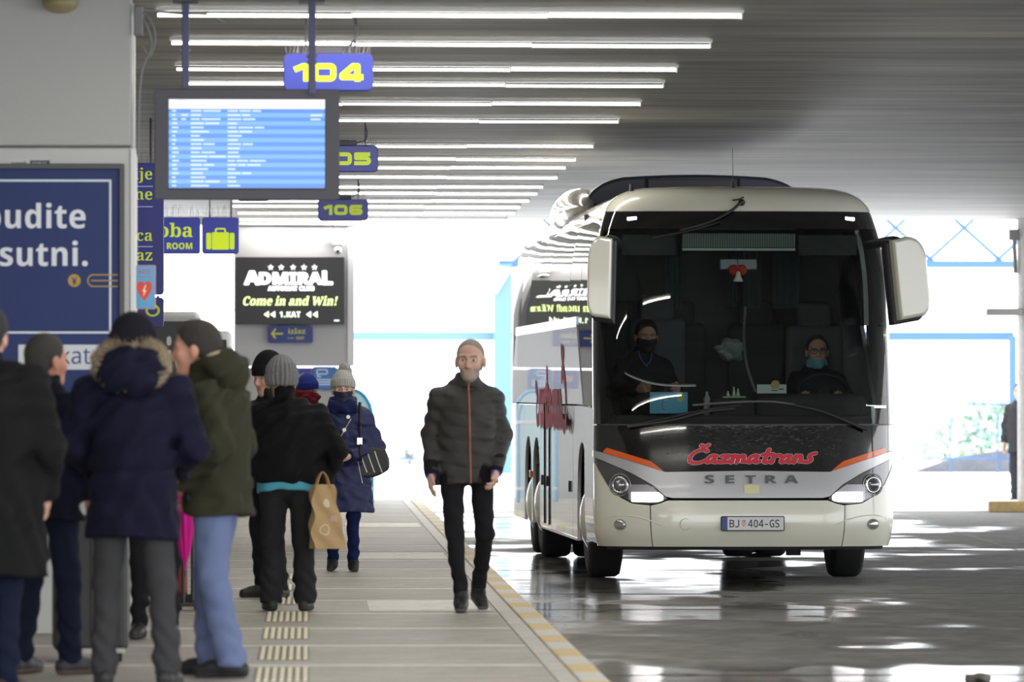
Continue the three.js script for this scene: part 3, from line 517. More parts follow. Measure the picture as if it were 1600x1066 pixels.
// headlights
const lampShell = mat([0.10, 0.10, 0.105], 0.16, { metalness: 0.4, clearcoat: 1, clearcoatRoughness: 0.03 });
const drl = mat([0.9, 0.9, 0.9], 0.3, { emissive: new THREE.Color(1, 0.97, 0.97), emissiveIntensity: 6 });
for (const s of [-1, 1]) {
  const h = mesh('headlight', frontGeo(s > 0 ? 0.665 : -1.24, s > 0 ? 1.24 : -0.665, (x) => headBot(x) + 0.004, (x) => headTop(x) - 0.006, { nu: 30, nv: 8, off: -0.004, th: 0.06 }), lampShell, bus);
  mesh('reflector', frontGeo(s > 0 ? 0.72 : -0.98, s > 0 ? 0.98 : -0.72, (x) => headBot(x) + 0.015, (x) => Math.min(headTop(x) - 0.02, 0.84), { nu: 16, nv: 5, off: 0.0005, th: 0.02 }), mat([0.38, 0.37, 0.40], 0.3, { metalness: 0.5 }), h);
  mesh('daytime_light', frontGeo(s > 0 ? 0.70 : -0.955, s > 0 ? 0.955 : -0.70, (x) => Math.max(headBot(x) + 0.012, 0.695), (x) => Math.min(headTop(x) - 0.018, 0.775), { nu: 16, nv: 4, off: 0.006, th: 0.02 }), drl, h);
  const c = fpt(s * 1.045 / 1.245, 0.835, 0.004), g = mesh('projector_ring', new THREE.TorusGeometry(0.062, 0.014, 10, 32), chrome, h); g.position.copy(c); g.rotation.y = s * 0.35;
  const b = mesh('projector_lens', new THREE.SphereGeometry(0.05, 24, 14).scale(1, 1, 0.5), mat([0.25, 0.25, 0.27], 0.05, { metalness: 0.7 }), h); b.position.copy(c);
  const g2 = mesh('projector_ring', new THREE.TorusGeometry(0.09, 0.006, 8, 36), mat([0.3, 0.3, 0.31], 0.3, { metalness: 0.8 }), h); g2.position.copy(c); g2.rotation.y = s * 0.35;
  const l = new THREE.RectAreaLight(0xfff4f4, 10, 0.25, 0.07); l.position.copy(fpt(s * 0.83 / 1.245, 0.735, 0.04)); l.rotation.y = Math.PI + s * 0.15; l.name = 'daytime_glow'; bus.add(l);
  const fo = mesh('fog_lamp', new THREE.SphereGeometry(0.05, 24, 12).scale(1, 0.82, 0.35), mat([0.42, 0.42, 0.40], 0.12, { metalness: 0.6, clearcoat: 1 }), bus); fo.position.copy(fpt(s * 1.05 / 1.245, 0.505, 0.003)); fo.rotation.y = s * 0.45;
  const fr = mesh('rim', new THREE.TorusGeometry(0.051, 0.006, 8, 30).scale(1, 0.82, 1), mat([0.3, 0.3, 0.28], 0.4), fo);
  mesh('bumper_crease', tube([0.72, 0.8, 0.9, 1.0, 1.1, 1.17].map((x, i) => fpt(s * x / 1.245, [0.5, 0.535, 0.565, 0.58, 0.575, 0.55][i], -0.003).toArray()), 0.006, 30, 6), cream, bus);
}
{ const c = fpt(-0.52 / 1.245, 0.51, 0.0); const o = mesh('tow_cover', new THREE.TorusGeometry(0.046, 0.0025, 6, 30), mat([0.5, 0.5, 0.46], 0.5), bus); o.position.copy(c); }
{ const c = fpt(0, 0.79, 0.006), o = mesh('sticker', face(0.125, 0.075), mat(srgb(222, 224, 168), 0.4), bus); o.position.set(0.03, 0.800, c.z + 0.003); o.rotation.x = -0.08; }
{ // raised maker's letters
  const g = []; ['S', 'E', 'T', 'R', 'A'].forEach((ch, i) => { const t = new TextGeometry(ch, { font, size: 0.068, depth: 0.014, curveSegments: 4, bevelEnabled: false }); t.computeBoundingBox(); t.translate(-(t.boundingBox.min.x + t.boundingBox.max.x) / 2, 0, 0); t.scale(1.9, 1, 1); const x = -0.325 + i * 0.172; t.translate(x, 0.852, fpt(x / 1.245, 0.86, 0).z + 0.004); g.push(t); });
  mesh('maker_letters', g, mat([0.045, 0.045, 0.05], 0.3), bus);
}
// script lettering drawn as brush strokes
const scriptPrint = (outline) => print(1024, 256, (c, W, H) => {
  c.clearRect(0, 0, W, H); c.lineJoin = c.lineCap = 'round'; c.setTransform(0.92, 0, -0.26, 1, 56, 14);
  const P = [];
  const S = (fn) => P.push(fn);
  S(() => { c.moveTo(178, 70); c.bezierCurveTo(150, 40, 70, 60, 62, 130); c.bezierCurveTo(58, 190, 130, 205, 190, 160); });
  S(() => { c.moveTo(120, 12); c.lineTo(142, 30); c.lineTo(172, 8); });
  const a = (x) => S(() => { c.moveTo(x + 62, 118); c.bezierCurveTo(x + 20, 96, x, 150, x + 10, 172); c.bezierCurveTo(x + 26, 192, x + 58, 160, x + 64, 116); c.bezierCurveTo(x + 56, 160, x + 62, 196, x + 92, 170); });
  const z = (x) => S(() => { c.moveTo(x, 116); c.lineTo(x + 58, 114); c.lineTo(x + 4, 178); c.lineTo(x + 74, 172); });
  const m = (x) => S(() => { c.moveTo(x, 112); c.lineTo(x + 2, 180); c.moveTo(x + 2, 140); c.bezierCurveTo(x + 20, 100, x + 46, 104, x + 42, 180); c.moveTo(x + 43, 140); c.bezierCurveTo(x + 60, 100, x + 88, 104, x + 82, 170); c.lineTo(x + 104, 172); });
  const n = (x) => S(() => { c.moveTo(x, 112); c.lineTo(x + 2, 180); c.moveTo(x + 2, 140); c.bezierCurveTo(x + 20, 100, x + 52, 104, x + 46, 170); c.lineTo(x + 68, 172); });
  const t = (x) => S(() => { c.moveTo(x + 20, 56); c.lineTo(x + 14, 160); c.bezierCurveTo(x + 16, 186, x + 40, 184, x + 56, 168); c.moveTo(x - 12, 104); c.lineTo(x + 60, 100); });
  const r = (x) => S(() => { c.moveTo(x, 112); c.lineTo(x + 2, 180); c.moveTo(x + 2, 140); c.bezierCurveTo(x + 14, 106, x + 40, 104, x + 54, 118); });
  const s = (x) => S(() => { c.moveTo(x + 66, 92); c.bezierCurveTo(x + 30, 96, x + 10, 116, x + 36, 138); c.bezierCurveTo(x + 62, 160, x + 40, 186, x - 6, 172); });
  a(196); z(304); m(392); a(508); t(620); r(694); a(756); n(866); s(952);
  for (const [w, col] of (outline ? [[40, '#e6d4d4'], [33, '#8a1822'], [25, '#dc2c40']] : [[34, '#a83246']])) { c.lineWidth = w; c.strokeStyle = col; for (const f of P) { c.beginPath(); f(); c.stroke(); } }
  c.setTransform(1, 0, 0, 1, 0, 0);
});
const scriptMat = mat([1, 1, 1], 0.25, { map: scriptPrint(true), transparent: true, alphaTest: 0.5 }), sideScript = mat([1, 1, 1], 0.6, { specularIntensity: 0.15, map: scriptPrint(false), transparent: true, alphaTest: 0.5 });
mesh('front_lettering', frontGeo(-0.56, 0.62, 0.972, 1.19, { nu: 30, nv: 4, off: 0.006, th: 0 }), scriptMat, bus);
// number plate
{
  const tx = print(1024, 216, (c, W, H) => {
    c.fillStyle = '#d9dadc'; c.fillRect(0, 0, W, H); c.fillStyle = '#2a3b8e'; c.fillRect(0, 0, 92, H);
    c.fillStyle = '#15161a'; c.font = 'bold 168px monospace'; c.save(); c.translate(118, 168); c.scale(0.92, 1); c.fillText('BJ', 0, 0); c.restore();
    c.save(); c.translate(430, 168); c.scale(0.88, 1); c.fillText('404-GS', 0, 0); c.restore();
    c.fillStyle = '#c54a52'; c.beginPath(); c.moveTo(330, 70); c.lineTo(400, 70); c.lineTo(400, 120); c.quadraticCurveTo(396, 150, 365, 158); c.quadraticCurveTo(334, 150, 330, 120); c.fill();
    c.fillStyle = '#e8e4e4'; for (let i = 0; i < 4; i++) for (let j = 0; j < 4; j++) if ((i + j) % 2) c.fillRect(332 + i * 17, 72 + j * 19, 16, 18);
    c.fillStyle = '#5f7fc8'; c.fillRect(336, 52, 58, 16);
  });
  const p = mesh('number_plate', board(0.535, 0.125, 0.01, 0.02, 0.004), blackPlastic, bus); p.position.set(0.035, 0.515, fpt(0, 0.515, 0).z + 0.022);
  mesh('plate_print', face(0.518, 0.109, 0.008), mat([1, 1, 1], 0.35, { map: tx }), p).position.z = 0.002;
}
// windscreen, frit, cap
const glass = new THREE.MeshPhysicalMaterial({ color: 0xffffff, roughness: 0.015, transmission: 1, thickness: 0, ior: 1.52 }); glass.color.setRGB(0.60, 0.66, 0.64);
mesh('windscreen', frontGeo(-1.215, 1.215, 1.347, 3.0, { nu: 60, nv: 40, th: 0 }), glass, bus);
mesh('header_band', frontGeo(-1.245, 1.245, 3.0, 3.145, { nu: 60, nv: 4 }), gloss, bus);
for (const s of [-1, 1]) mesh('windscreen_pillar', frontGeo(s > 0 ? 1.212 : -1.245, s > 0 ? 1.245 : -1.212, 1.347, 3.0, { nu: 10, nv: 24, th: 0.03 }), gloss, bus);
const capG = mesh('roof_cap', frontGeo(-1.245, 1.245, 3.15, 3.37, { nu: 72, nv: 18, off: 0.004, th: 0.02 }), cream, bus);
for (const s of [-1, 1]) { const c = fpt(s * 0.88 / 1.1, 3.085, 0.004), m = mesh('marker_lamp', new RoundedBoxGeometry(0.085, 0.03, 0.012, 2, 0.005), mat([0.8, 0.8, 1], 0.3, { emissive: new THREE.Color(0.78, 0.74, 1), emissiveIntensity: 3 }), bus); m.position.copy(c); m.rotation.set(-0.3, s * 0.25, 0); }
// roof
{
  const ys = []; for (let i = 0; i <= 14; i++) ys.push(3.10 + 0.27 * Math.pow(i / 14, 0.8));
  const sec = []; for (const y of ys) sec.push([-1, y]); for (let i = 1; i < 16; i++) sec.push([-1 + i / 8, 3.37]); for (const y of [...ys].reverse()) sec.push([1, y]);
  const f = (o) => (u, v) => { const k = Math.round(u * (sec.length - 1)), [t, y] = sec[k], hw = HW(y), z0 = ZF(y) - bend(t); return new THREE.Vector3(t * (hw - o), y + 0.02 * (1 - t * t) * Math.min(1, v * 6) - o, z0 + (-LEN - z0) * v); };
  mesh('roof', gridSolid(sec.length - 1, 12, (u, v) => f(0)(1 - u, v), (u, v) => f(0.03)(1 - u, v)), cream, bus);
}
{ // air conditioning pod, dark, with side fairings
  const s = new THREE.Shape(); s.moveTo(-0.98, 3.36); s.quadraticCurveTo(-0.95, 3.52, -0.66, 3.575); s.quadraticCurveTo(-0.3, 3.60, 0, 3.60); s.quadraticCurveTo(0.3, 3.60, 0.66, 3.575); s.quadraticCurveTo(0.95, 3.52, 0.98, 3.36); s.closePath();
  const p = mesh('air_conditioning_pod', new THREE.ExtrudeGeometry(s, { depth: 3.2, bevelSize: 0.03, bevelThickness: 0.05, bevelSegments: 3, curveSegments: 10 }).translate(0.02, 0, -8.9), mat(srgb(66, 68, 84), 0.4), bus);
  mesh('vent_grille', slab(-0.38, -0.12, 3.44, 3.5, -5.66, -5.62), rubber, p);
  mesh('centre_panel', slab(-0.42, 0.42, 3.4, 3.585, -5.68, -5.635, 0.01), mat(srgb(84, 84, 92), 0.5), p);
  for (const x of [-0.43, 0.43]) mesh('pod_seam', slab(x - 0.008, x + 0.008, 3.38, 3.59, -5.66, -5.62), rubber, p);
  for (const sg of [-1, 1]) {
    const g = new THREE.SphereGeometry(1, 28, 18); g.scale(0.19, 0.23, 1.9); g.rotateZ(sg * 0.5);
    const o = mesh('roof_fairing', g, cream, bus); o.position.set(sg * 0.99, 3.33, -7.4);
  }
}
mesh('antenna', [bar([-0.035, 3.36, -1.05], [-0.035, 3.42, -1.05], 0.026, 0.016, 14), bar([-0.035, 3.42, -1.05], [-0.037, 3.70, -1.07], 0.0035, 0.002, 6)], blackPlastic, bus);
mesh('roof_antenna', bar([-0.90, 3.31, -1.1], [-0.90, 3.39, -1.12], 0.03, 0.016, 14), blackPlastic, bus);
// wipers
{
  const w = (pts, o = 0.03) => pts.map(([x, y]) => fpt(x / 1.245, y, o).toArray());
  const A = mesh('wiper', [tube(w([[-0.10, 1.47], [-0.35, 1.44], [-0.62, 1.37], [-0.97, 1.315]], 0.04), 0.013, 30, 6)], blackPlastic, bus); mesh('wiper_blade', tube(w([[-0.98, 1.325], [-0.7, 1.38], [-0.4, 1.45], [-0.05, 1.50]], 0.022), 0.011, 30, 6), rubber, A);
  const B = mesh('wiper', [tube(w([[0.38, 1.50], [0.6, 1.45], [0.8, 1.37], [0.98, 1.29]], 0.04), 0.014, 30, 6)], blackPlastic, bus); mesh('wiper_blade', tube(w([[-0.45, 1.50], [-0.1, 1.525], [0.2, 1.53], [0.4, 1.505]], 0.026), 0.011, 30, 6), mat([0.09, 0.09, 0.09], 0.5), B);
  const Ct = mesh('wiper', [tube(w([[0.0, 3.21], [-0.08, 3.15], [-0.3, 3.04], [-0.55, 2.97]], 0.035), 0.013, 30, 6), new THREE.SphereGeometry(0.03, 14, 10).translate(...fpt(0.0, 3.21, 0.02).toArray()), tube(w([[-0.09, 3.215], [-0.02, 3.225], [0.02, 3.24]], 0.04), 0.008, 10, 6)], blackPlastic, bus); mesh('wiper_blade', tube(w([[-0.2, 3.05], [-0.45, 2.98], [-0.78, 2.91]], 0.018), 0.011, 30, 6), rubber, Ct);
}
// mirrors
for (const s of [-1, 1]) {
  const prof = new THREE.Shape(), w = 0.235, h = 0.63;
  prof.moveTo(-w * 0.42, -h / 2); prof.lineTo(w * 0.3, -h / 2 + 0.02); prof.quadraticCurveTo(w / 2, -h / 2 + 0.05, w / 2, -h / 4); prof.lineTo(w * 0.46, h / 4); prof.quadraticCurveTo(w * 0.38, h / 2, -w * 0.1, h / 2); prof.lineTo(-w / 2, h / 2 - 0.015); prof.lineTo(-w * 0.46, 0); prof.closePath();
  const cx = s > 0 ? 1.34 : -1.255, sc = s > 0 ? 1 : 0.72;
  const m = new THREE.Group(); m.name = 'mirror'; bus.add(m); m.position.set(cx, 2.57, 0.18); m.rotation.set(0, s * 0.15, s > 0 ? 0.07 : -0.0); m.scale.set(s * sc, 1, 1);
  mesh('mirror_shell', new THREE.ExtrudeGeometry(prof, { depth: 0.09, bevelSize: 0.03, bevelThickness: 0.04, bevelSegments: 4, curveSegments: 10 }).translate(0, 0, -0.04), cream, m);
  mesh('mirror_housing', [new THREE.ExtrudeGeometry(prof, { depth: 0.12, bevelSize: 0.045, bevelThickness: 0.02, bevelSegments: 2, curveSegments: 10 }).translate(-0.018, -0.022, -0.19)], blackPlastic, m);
  mesh('mirror_arm', tube([[-0.02, h / 2 - 0.03, -0.08], [-0.07, h / 2 - 0.0, -0.12], [-0.12, h / 2 + 0.0, -0.28], [-0.14, h / 2 - 0.02, -0.75]], 0.042, 24, 10), blackPlastic, m);
}
// sides: skirt with wheel arches, wing panel, panes, door
const arch = (zc, r, top) => { const p = new THREE.Path(); p.moveTo(zc - r, 0.2); p.lineTo(zc - r, top - r * 0.9); p.quadraticCurveTo(zc - r, top, zc, top); p.quadraticCurveTo(zc + r, top, zc + r, top - r * 0.9); p.lineTo(zc + r, 0.2); return p; };
const ARCH = [2.35, 9.2, 10.6];
function sideSkirt(z0, z1, y0, y1) {        // panel between two stations, arches cut from its lower edge
  const s = new THREE.Shape(); s.moveTo(z0, y0);
  for (const a of ARCH) if (a > z0 && a < z1) { const r = 0.60; s.lineTo(a - r, y0); s.lineTo(a - r, 0.66); s.bezierCurveTo(a - r, 1.02, a - 0.36, 1.18, a, 1.18); s.bezierCurveTo(a + 0.36, 1.18, a + r, 1.02, a + r, 0.66); s.lineTo(a + r, y0); }
  s.lineTo(z1, y0); s.lineTo(z1, y1); s.lineTo(z0, y1); s.closePath();
  return new THREE.ExtrudeGeometry(s, { depth: 0.022, bevelSize: 0.006, bevelThickness: 0.006, bevelSegments: 2, curveSegments: 14 });
}
const wheelTyre = new THREE.LatheGeometry([[0.26, -0.14], [0.42, -0.15], [0.49, -0.135], [0.512, -0.10], [0.515, 0], [0.512, 0.10], [0.49, 0.135], [0.42, 0.15], [0.26, 0.14]].map((p) => new THREE.Vector2(...p)), 48);
const hub = new THREE.LatheGeometry([[0.0, 0.075], [0.06, 0.075], [0.10, 0.07], [0.18, 0.05], [0.25, 0.015], [0.285, -0.03], [0.285, -0.06]].map((p) => new THREE.Vector2(...p)), 40);
for (const s of [-1, 1]) {
  const side = (g) => { g.rotateY(s > 0 ? Math.PI / 2 : -Math.PI / 2); if (s < 0) g.scale(1, 1, 1); return g; };
  // shapes are drawn with u = distance behind the front; map u -> -z, extrude outwards
  const put = (g, x) => { const p = g.attributes.position; for (let i = 0; i < p.count; i++) { const u = p.getX(i), y = p.getY(i), o = p.getZ(i); p.setXYZ(i, s * (x + o), y, -u); } if (s > 0) { } else { const ix = g.index; if (ix) { const a = ix.array; for (let i = 0; i < a.length; i += 3) { const q = a[i]; a[i] = a[i + 1]; a[i + 1] = q; } } else { for (const k of Object.keys(g.attributes)) { const at = g.attributes[k], n = at.itemSize; for (let i = 0; i < at.count; i += 3) for (let c = 0; c < n; c++) { const q = at.array[(i) * n + c]; at.array[i * n + c] = at.array[(i + 1) * n + c]; at.array[(i + 1) * n + c] = q; } } } } g.computeVertexNormals(); return g; };
  const seamsAt = [1.62, 3.55, 6.95, 7.75, 8.5, 11.35, 12.6, LEN];
  for (let i = 0; i < seamsAt.length - 1; i++) {
    const pn = mesh(i === 2 || i === 1 ? 'luggage_hatch' : 'side_panel', put(sideSkirt(seamsAt[i] + 0.012, seamsAt[i + 1] - 0.012, 0.33, 1.49), 1.215), sideSilver, bus);
    const hz = seamsAt[i] + 0.35; if (i === 1 || i === 2 || i === 3) mesh('hatch_handle', slab(s > 0 ? 1.24 : -1.262, s > 0 ? 1.262 : -1.24, 0.72, 0.82, -hz - 0.04, -hz, 0.008), blackPlastic, pn);
  }
  mesh('sill', slab(s > 0 ? 1.12 : -1.24, s > 0 ? 1.24 : -1.12, 0.30, 0.345, -8.5, -3.0, 0.01), mat([0.6, 0.6, 0.62], 0.3, { metalness: 0.5 }), bus);
  // door at the front corner
  const dr = mesh('door', gridSolid(6, 20, (u, v) => { const y = 0.34 + v * 1.14; const z = -0.50 - u * 1.1; return new THREE.Vector3(s * (HW(y) + 0.002), y, s > 0 ? -1.6 + u * 1.1 : z); }, (u, v) => { const y = 0.34 + v * 1.14, z = -0.50 - u * 1.1; return new THREE.Vector3(s * (HW(y) - 0.03), y, s > 0 ? -1.6 + u * 1.1 : z); }), sideSilver, bus);
  const dg = mesh('door_glass', gridSolid(4, 20, (u, v) => { const y = 1.5 + v * 1.6, z = -0.53 + ZF(y) * 0.85, zb = -2.45; return new THREE.Vector3(s * HW(y), y, s > 0 ? zb + u * (z - zb) : z + u * (zb - z)); }), tint, bus);
  if (s > 0) mesh('driver_window', gridSolid(2, 8, (u, v) => { const y = 1.58 + v * 0.6; return new THREE.Vector3(HW(y) + 0.004, y, -1.5 + u * 0.6); }, (u, v) => { const y = 1.58 + v * 0.6; return new THREE.Vector3(HW(y) - 0.012, y, -1.5 + u * 0.6); }), mat([0.5, 0.6, 0.6], 0.05, { metalness: 0.2 }), bus);
  mesh('side_marker', slab(s > 0 ? 1.243 : -1.27, s > 0 ? 1.27 : -1.243, 0.77, 0.84, -1.48, -1.36, 0.01), orange, bus);
  mesh('side_marker', slab(s > 0 ? 1.243 : -1.27, s > 0 ? 1.27 : -1.243, 0.77, 0.84, -9.95, -9.85, 0.008), orange, bus);
  // wing panel below the panes
  const wing = gridSolid(40, 6, (u, v) => { const y = 1.51 + v * 0.70, za = -1.75 - 0.95 * v, zb = -12.9 + 0.5 * v * v, z = s > 0 ? zb + u * (za - zb) : za + u * (zb - za); return new THREE.Vector3(s * (HW(y) + 0.008), y, z); }, (u, v) => { const y = 1.51 + v * 0.70, za = -1.75 - 0.95 * v, zb = -12.9 + 0.5 * v * v, z = s > 0 ? zb + u * (za - zb) : za + u * (zb - za); return new THREE.Vector3(s * (HW(y) - 0.03), y, z); });
  const wg = mesh('wing_panel', wing, sideSilver, bus);
  mesh('wing_trim', gridSolid(30, 2, (u, v) => { const y = 2.19 + v * 0.09, za = -2.7, zb = -12.4, z = s > 0 ? zb + u * (za - zb) : za + u * (zb - za); return new THREE.Vector3(s * (HW(y) + 0.012), y, z); }, (u, v) => { const y = 2.19 + v * 0.09, za = -2.7, zb = -12.4, z = s > 0 ? zb + u * (za - zb) : za + u * (zb - za); return new THREE.Vector3(s * (HW(y) - 0.02), y, z); }), mat([0.50, 0.55, 0.62], 0.25, { metalness: 0.5 }), wg);
  for (const [z, w2] of [[7.0, 0.02], [7.75, 0.02]]) mesh('door_seam', slab(s > 0 ? 1.225 : -1.256, s > 0 ? 1.256 : -1.225, 0.36, 2.18, -z - w2, -z), rubber, bus);
  const dec = mesh('side_lettering', gridSolid(20, 6, (u, v) => { const y = 1.08 + v * 1.0, z = s > 0 ? -9.0 + u * 5.4 : -3.6 - u * 5.4; return new THREE.Vector3(s * (Math.max(HW(y), 1.243) + 0.013), y, z); }), sideScript, bus);
  // upper panes, each set a hair differently
  let z = 2.42; const widths = [1.55, 1.55, 1.55, 1.55, 1.55, 1.5, 1.4];
  widths.forEach((w2, i) => {
    const a = (rnd() - 0.5) * 0.004, b = (rnd() - 0.5) * 0.0022, zc = z;
    const pt = (o) => (u, v) => { const y = 2.20 + v * 0.93, zz = s > 0 ? -(zc + (1 - u) * (w2 - 0.012)) : -(zc + u * (w2 - 0.012)); return new THREE.Vector3(s * (HW(y) - o + a * (u - 0.5) + b * (v - 0.5) + 0.0003 * Math.sin(u * 3.1) * Math.sin(v * 3.1 + i)), y, zz); };
    mesh('side_pane', gridSolid(10, 14, pt(0), pt(0.02)), tint, bus); z += w2;
  });
  mesh('rear_corner', gridSolid(6, 20, (u, v) => { const y = 1.5 + v * 1.62; return new THREE.Vector3(s * HW(y) * (1 - 0.0), y, s > 0 ? -LEN + u * 0.35 : -LEN + 0.35 - u * 0.35); }, (u, v) => { const y = 1.5 + v * 1.62; return new THREE.Vector3(s * (HW(y) - 0.03), y, s > 0 ? -LEN + u * 0.35 : -LEN + 0.35 - u * 0.35); }), sideSilver, bus);
  for (const a of ARCH) {
    const wheel = new THREE.Group(); wheel.name = 'wheel'; bus.add(wheel); wheel.position.set(s * 1.055, 0.515, -a); wheel.rotation.z = s > 0 ? -Math.PI / 2 : Math.PI / 2;
    mesh('tyre', wheelTyre, rubber, wheel); mesh('hubcap', hub, cream, wheel).position.y = 0.13;
    if (a === 9.2) { const t2 = mesh('tyre', wheelTyre, rubber, wheel); t2.position.y = -0.32; }
  }
}
// inside of the body, floor, rear
const dark = mat([0.035, 0.035, 0.037], 0.8), darkGrey = mat([0.085, 0.09, 0.10], 0.9), trimGrey = mat([0.16, 0.16, 0.165], 0.85);
mesh('chassis', [slab(-1.1, 1.1, 0.5, 0.95, -LEN + 0.1, -11.4), slab(-0.8, 0.8, 0.42, 0.95, -11.4, -0.6), slab(-1.18, 1.18, 0.36, 0.9, -8.4, -3.2), slab(-1.18, 1.18, 0.9, 1.0, -LEN + 0.1, -0.4), slab(-0.1, -0.02, 0.25, 0.45, -4.2, -4.0), slab(0.5, 0.62, 0.2, 0.45, -1.9, -1.8), bar([-1, 0.5, -2.35], [1, 0.5, -2.35], 0.07), bar([-1, 0.5, -9.2], [1, 0.5, -9.2], 0.1)], dark, bus);
mesh('rear_wall', gridSolid(4, 24, (u, v) => { const y = 0.4 + v * 2.95; return new THREE.Vector3((1 - 2 * u) * (HW(y) - 0.04), y, -LEN); }, (u, v) => { const y = 0.4 + v * 2.95; return new THREE.Vector3((1 - 2 * u) * (HW(y) - 0.04), y, -LEN + 0.05); }), sideSilver, bus);
mesh('cabin_floor', slab(-1.18, 1.18, 1.0, 1.05, -LEN + 0.1, -0.5), trimGrey, bus);
mesh('bulkhead', slab(-1.14, 1.14, 1.0, 3.2, -3.6, -3.5), trimGrey, bus);
mesh('dashboard', [slab(-1.1, 1.1, 1.0, 1.42, -1.1, -0.5, 0.04), slab(0.12, 1.08, 1.3, 1.60, -1.02, -0.72, 0.08), slab(-0.25, 0.12, 1.3, 1.56, -0.95, -0.7, 0.04)], dark, bus);
mesh('destination_display', slab(-0.50, 0.46, 2.84, 2.96, -0.72, -0.66), mat([0.08, 0.11, 0.09], 0.5), bus);
{ const f = []; for (let i = 0; i < 48; i++) f.push(slab(-0.495 + i * 0.02, -0.483 + i * 0.02, 2.845, 2.955, -0.662, -0.655)); const dd = mesh('display_ribs', f, mat([0.19, 0.24, 0.21], 0.5), bus); mesh('display_edge', slab(-0.5, 0.46, 2.815, 2.835, -0.68, -0.652), mat([0.5, 0.56, 0.52], 0.4), bus); }
for (const s of [-1, 1]) { mesh('sun_visor', slab(s > 0 ? 0.5 : -1.0, s > 0 ? 1.0 : -0.55, 2.78, 2.95, -0.80, -0.78), mat([0.03, 0.035, 0.035], 0.6), bus); }
// curtains and passenger seat backs
for (const [x, w2] of [[0.12, 0.05], [0.30, 0.08], [0.6, 0.12], [-0.4, 0.08]]) mesh('curtain', gridSolid(12, 6, (u, v) => new THREE.Vector3(x - w2 + u * w2 * 2, 2.35 + v * 0.6, -2.9 + 0.02 * Math.sin(u * 22)), (u, v) => new THREE.Vector3(x - w2 + u * w2 * 2, 2.35 + v * 0.6, -2.93 + 0.02 * Math.sin(u * 22))), mat([0.10, 0.13, 0.15], 0.9), bus);
function seat(x, z, y, m) { const g = new THREE.Group(); g.name = 'seat'; bus.add(g); mesh('seat_back', new RoundedBoxGeometry(0.5, 0.85, 0.14, 4, 0.06).translate(x, y + 0.55, z - 0.2), m, g); mesh('seat_cushion', new RoundedBoxGeometry(0.5, 0.16, 0.5, 3, 0.05).translate(x, y + 0.05, z + 0.05), m, g); mesh('headrest', new RoundedBoxGeometry(0.3, 0.22, 0.12, 3, 0.05).translate(x, y + 1.06, z - 0.2), m, g); mesh('pedestal', slab(x - 0.12, x + 0.12, 1.05, y, z - 0.15, z + 0.2), dark, g); }
seat(0.74, -1.62, 1.22, darkGrey); seat(-0.62, -1.75, 1.28, darkGrey); for (const x of [-0.85, -0.35, 0.35, 0.85]) seat(x, -2.85, 1.25, darkGrey);
mesh('steering_wheel', new THREE.TorusGeometry(0.22, 0.017, 10, 40).rotateX(-0.95).translate(0.75, 1.64, -1.15), blackPlastic, bus);
mesh('steering_column', bar([0.75, 1.35, -0.95], [0.75, 1.62, -1.14], 0.05), blackPlastic, bus);
mesh('cab_rail', tube([[0.13, 2.35, -1.7], [0.10, 2.1, -1.5], [0.11, 1.85, -1.35], [0.17, 1.62, -1.2]], 0.012), mat([0.55, 0.55, 0.55], 0.3, { metalness: 0.7 }), bus);
mesh('interior_mirror', new RoundedBoxGeometry(0.32, 0.10, 0.03, 3, 0.012).translate(-0.02, 2.70, -0.72), mat([0.10, 0.11, 0.12], 0.15), bus);
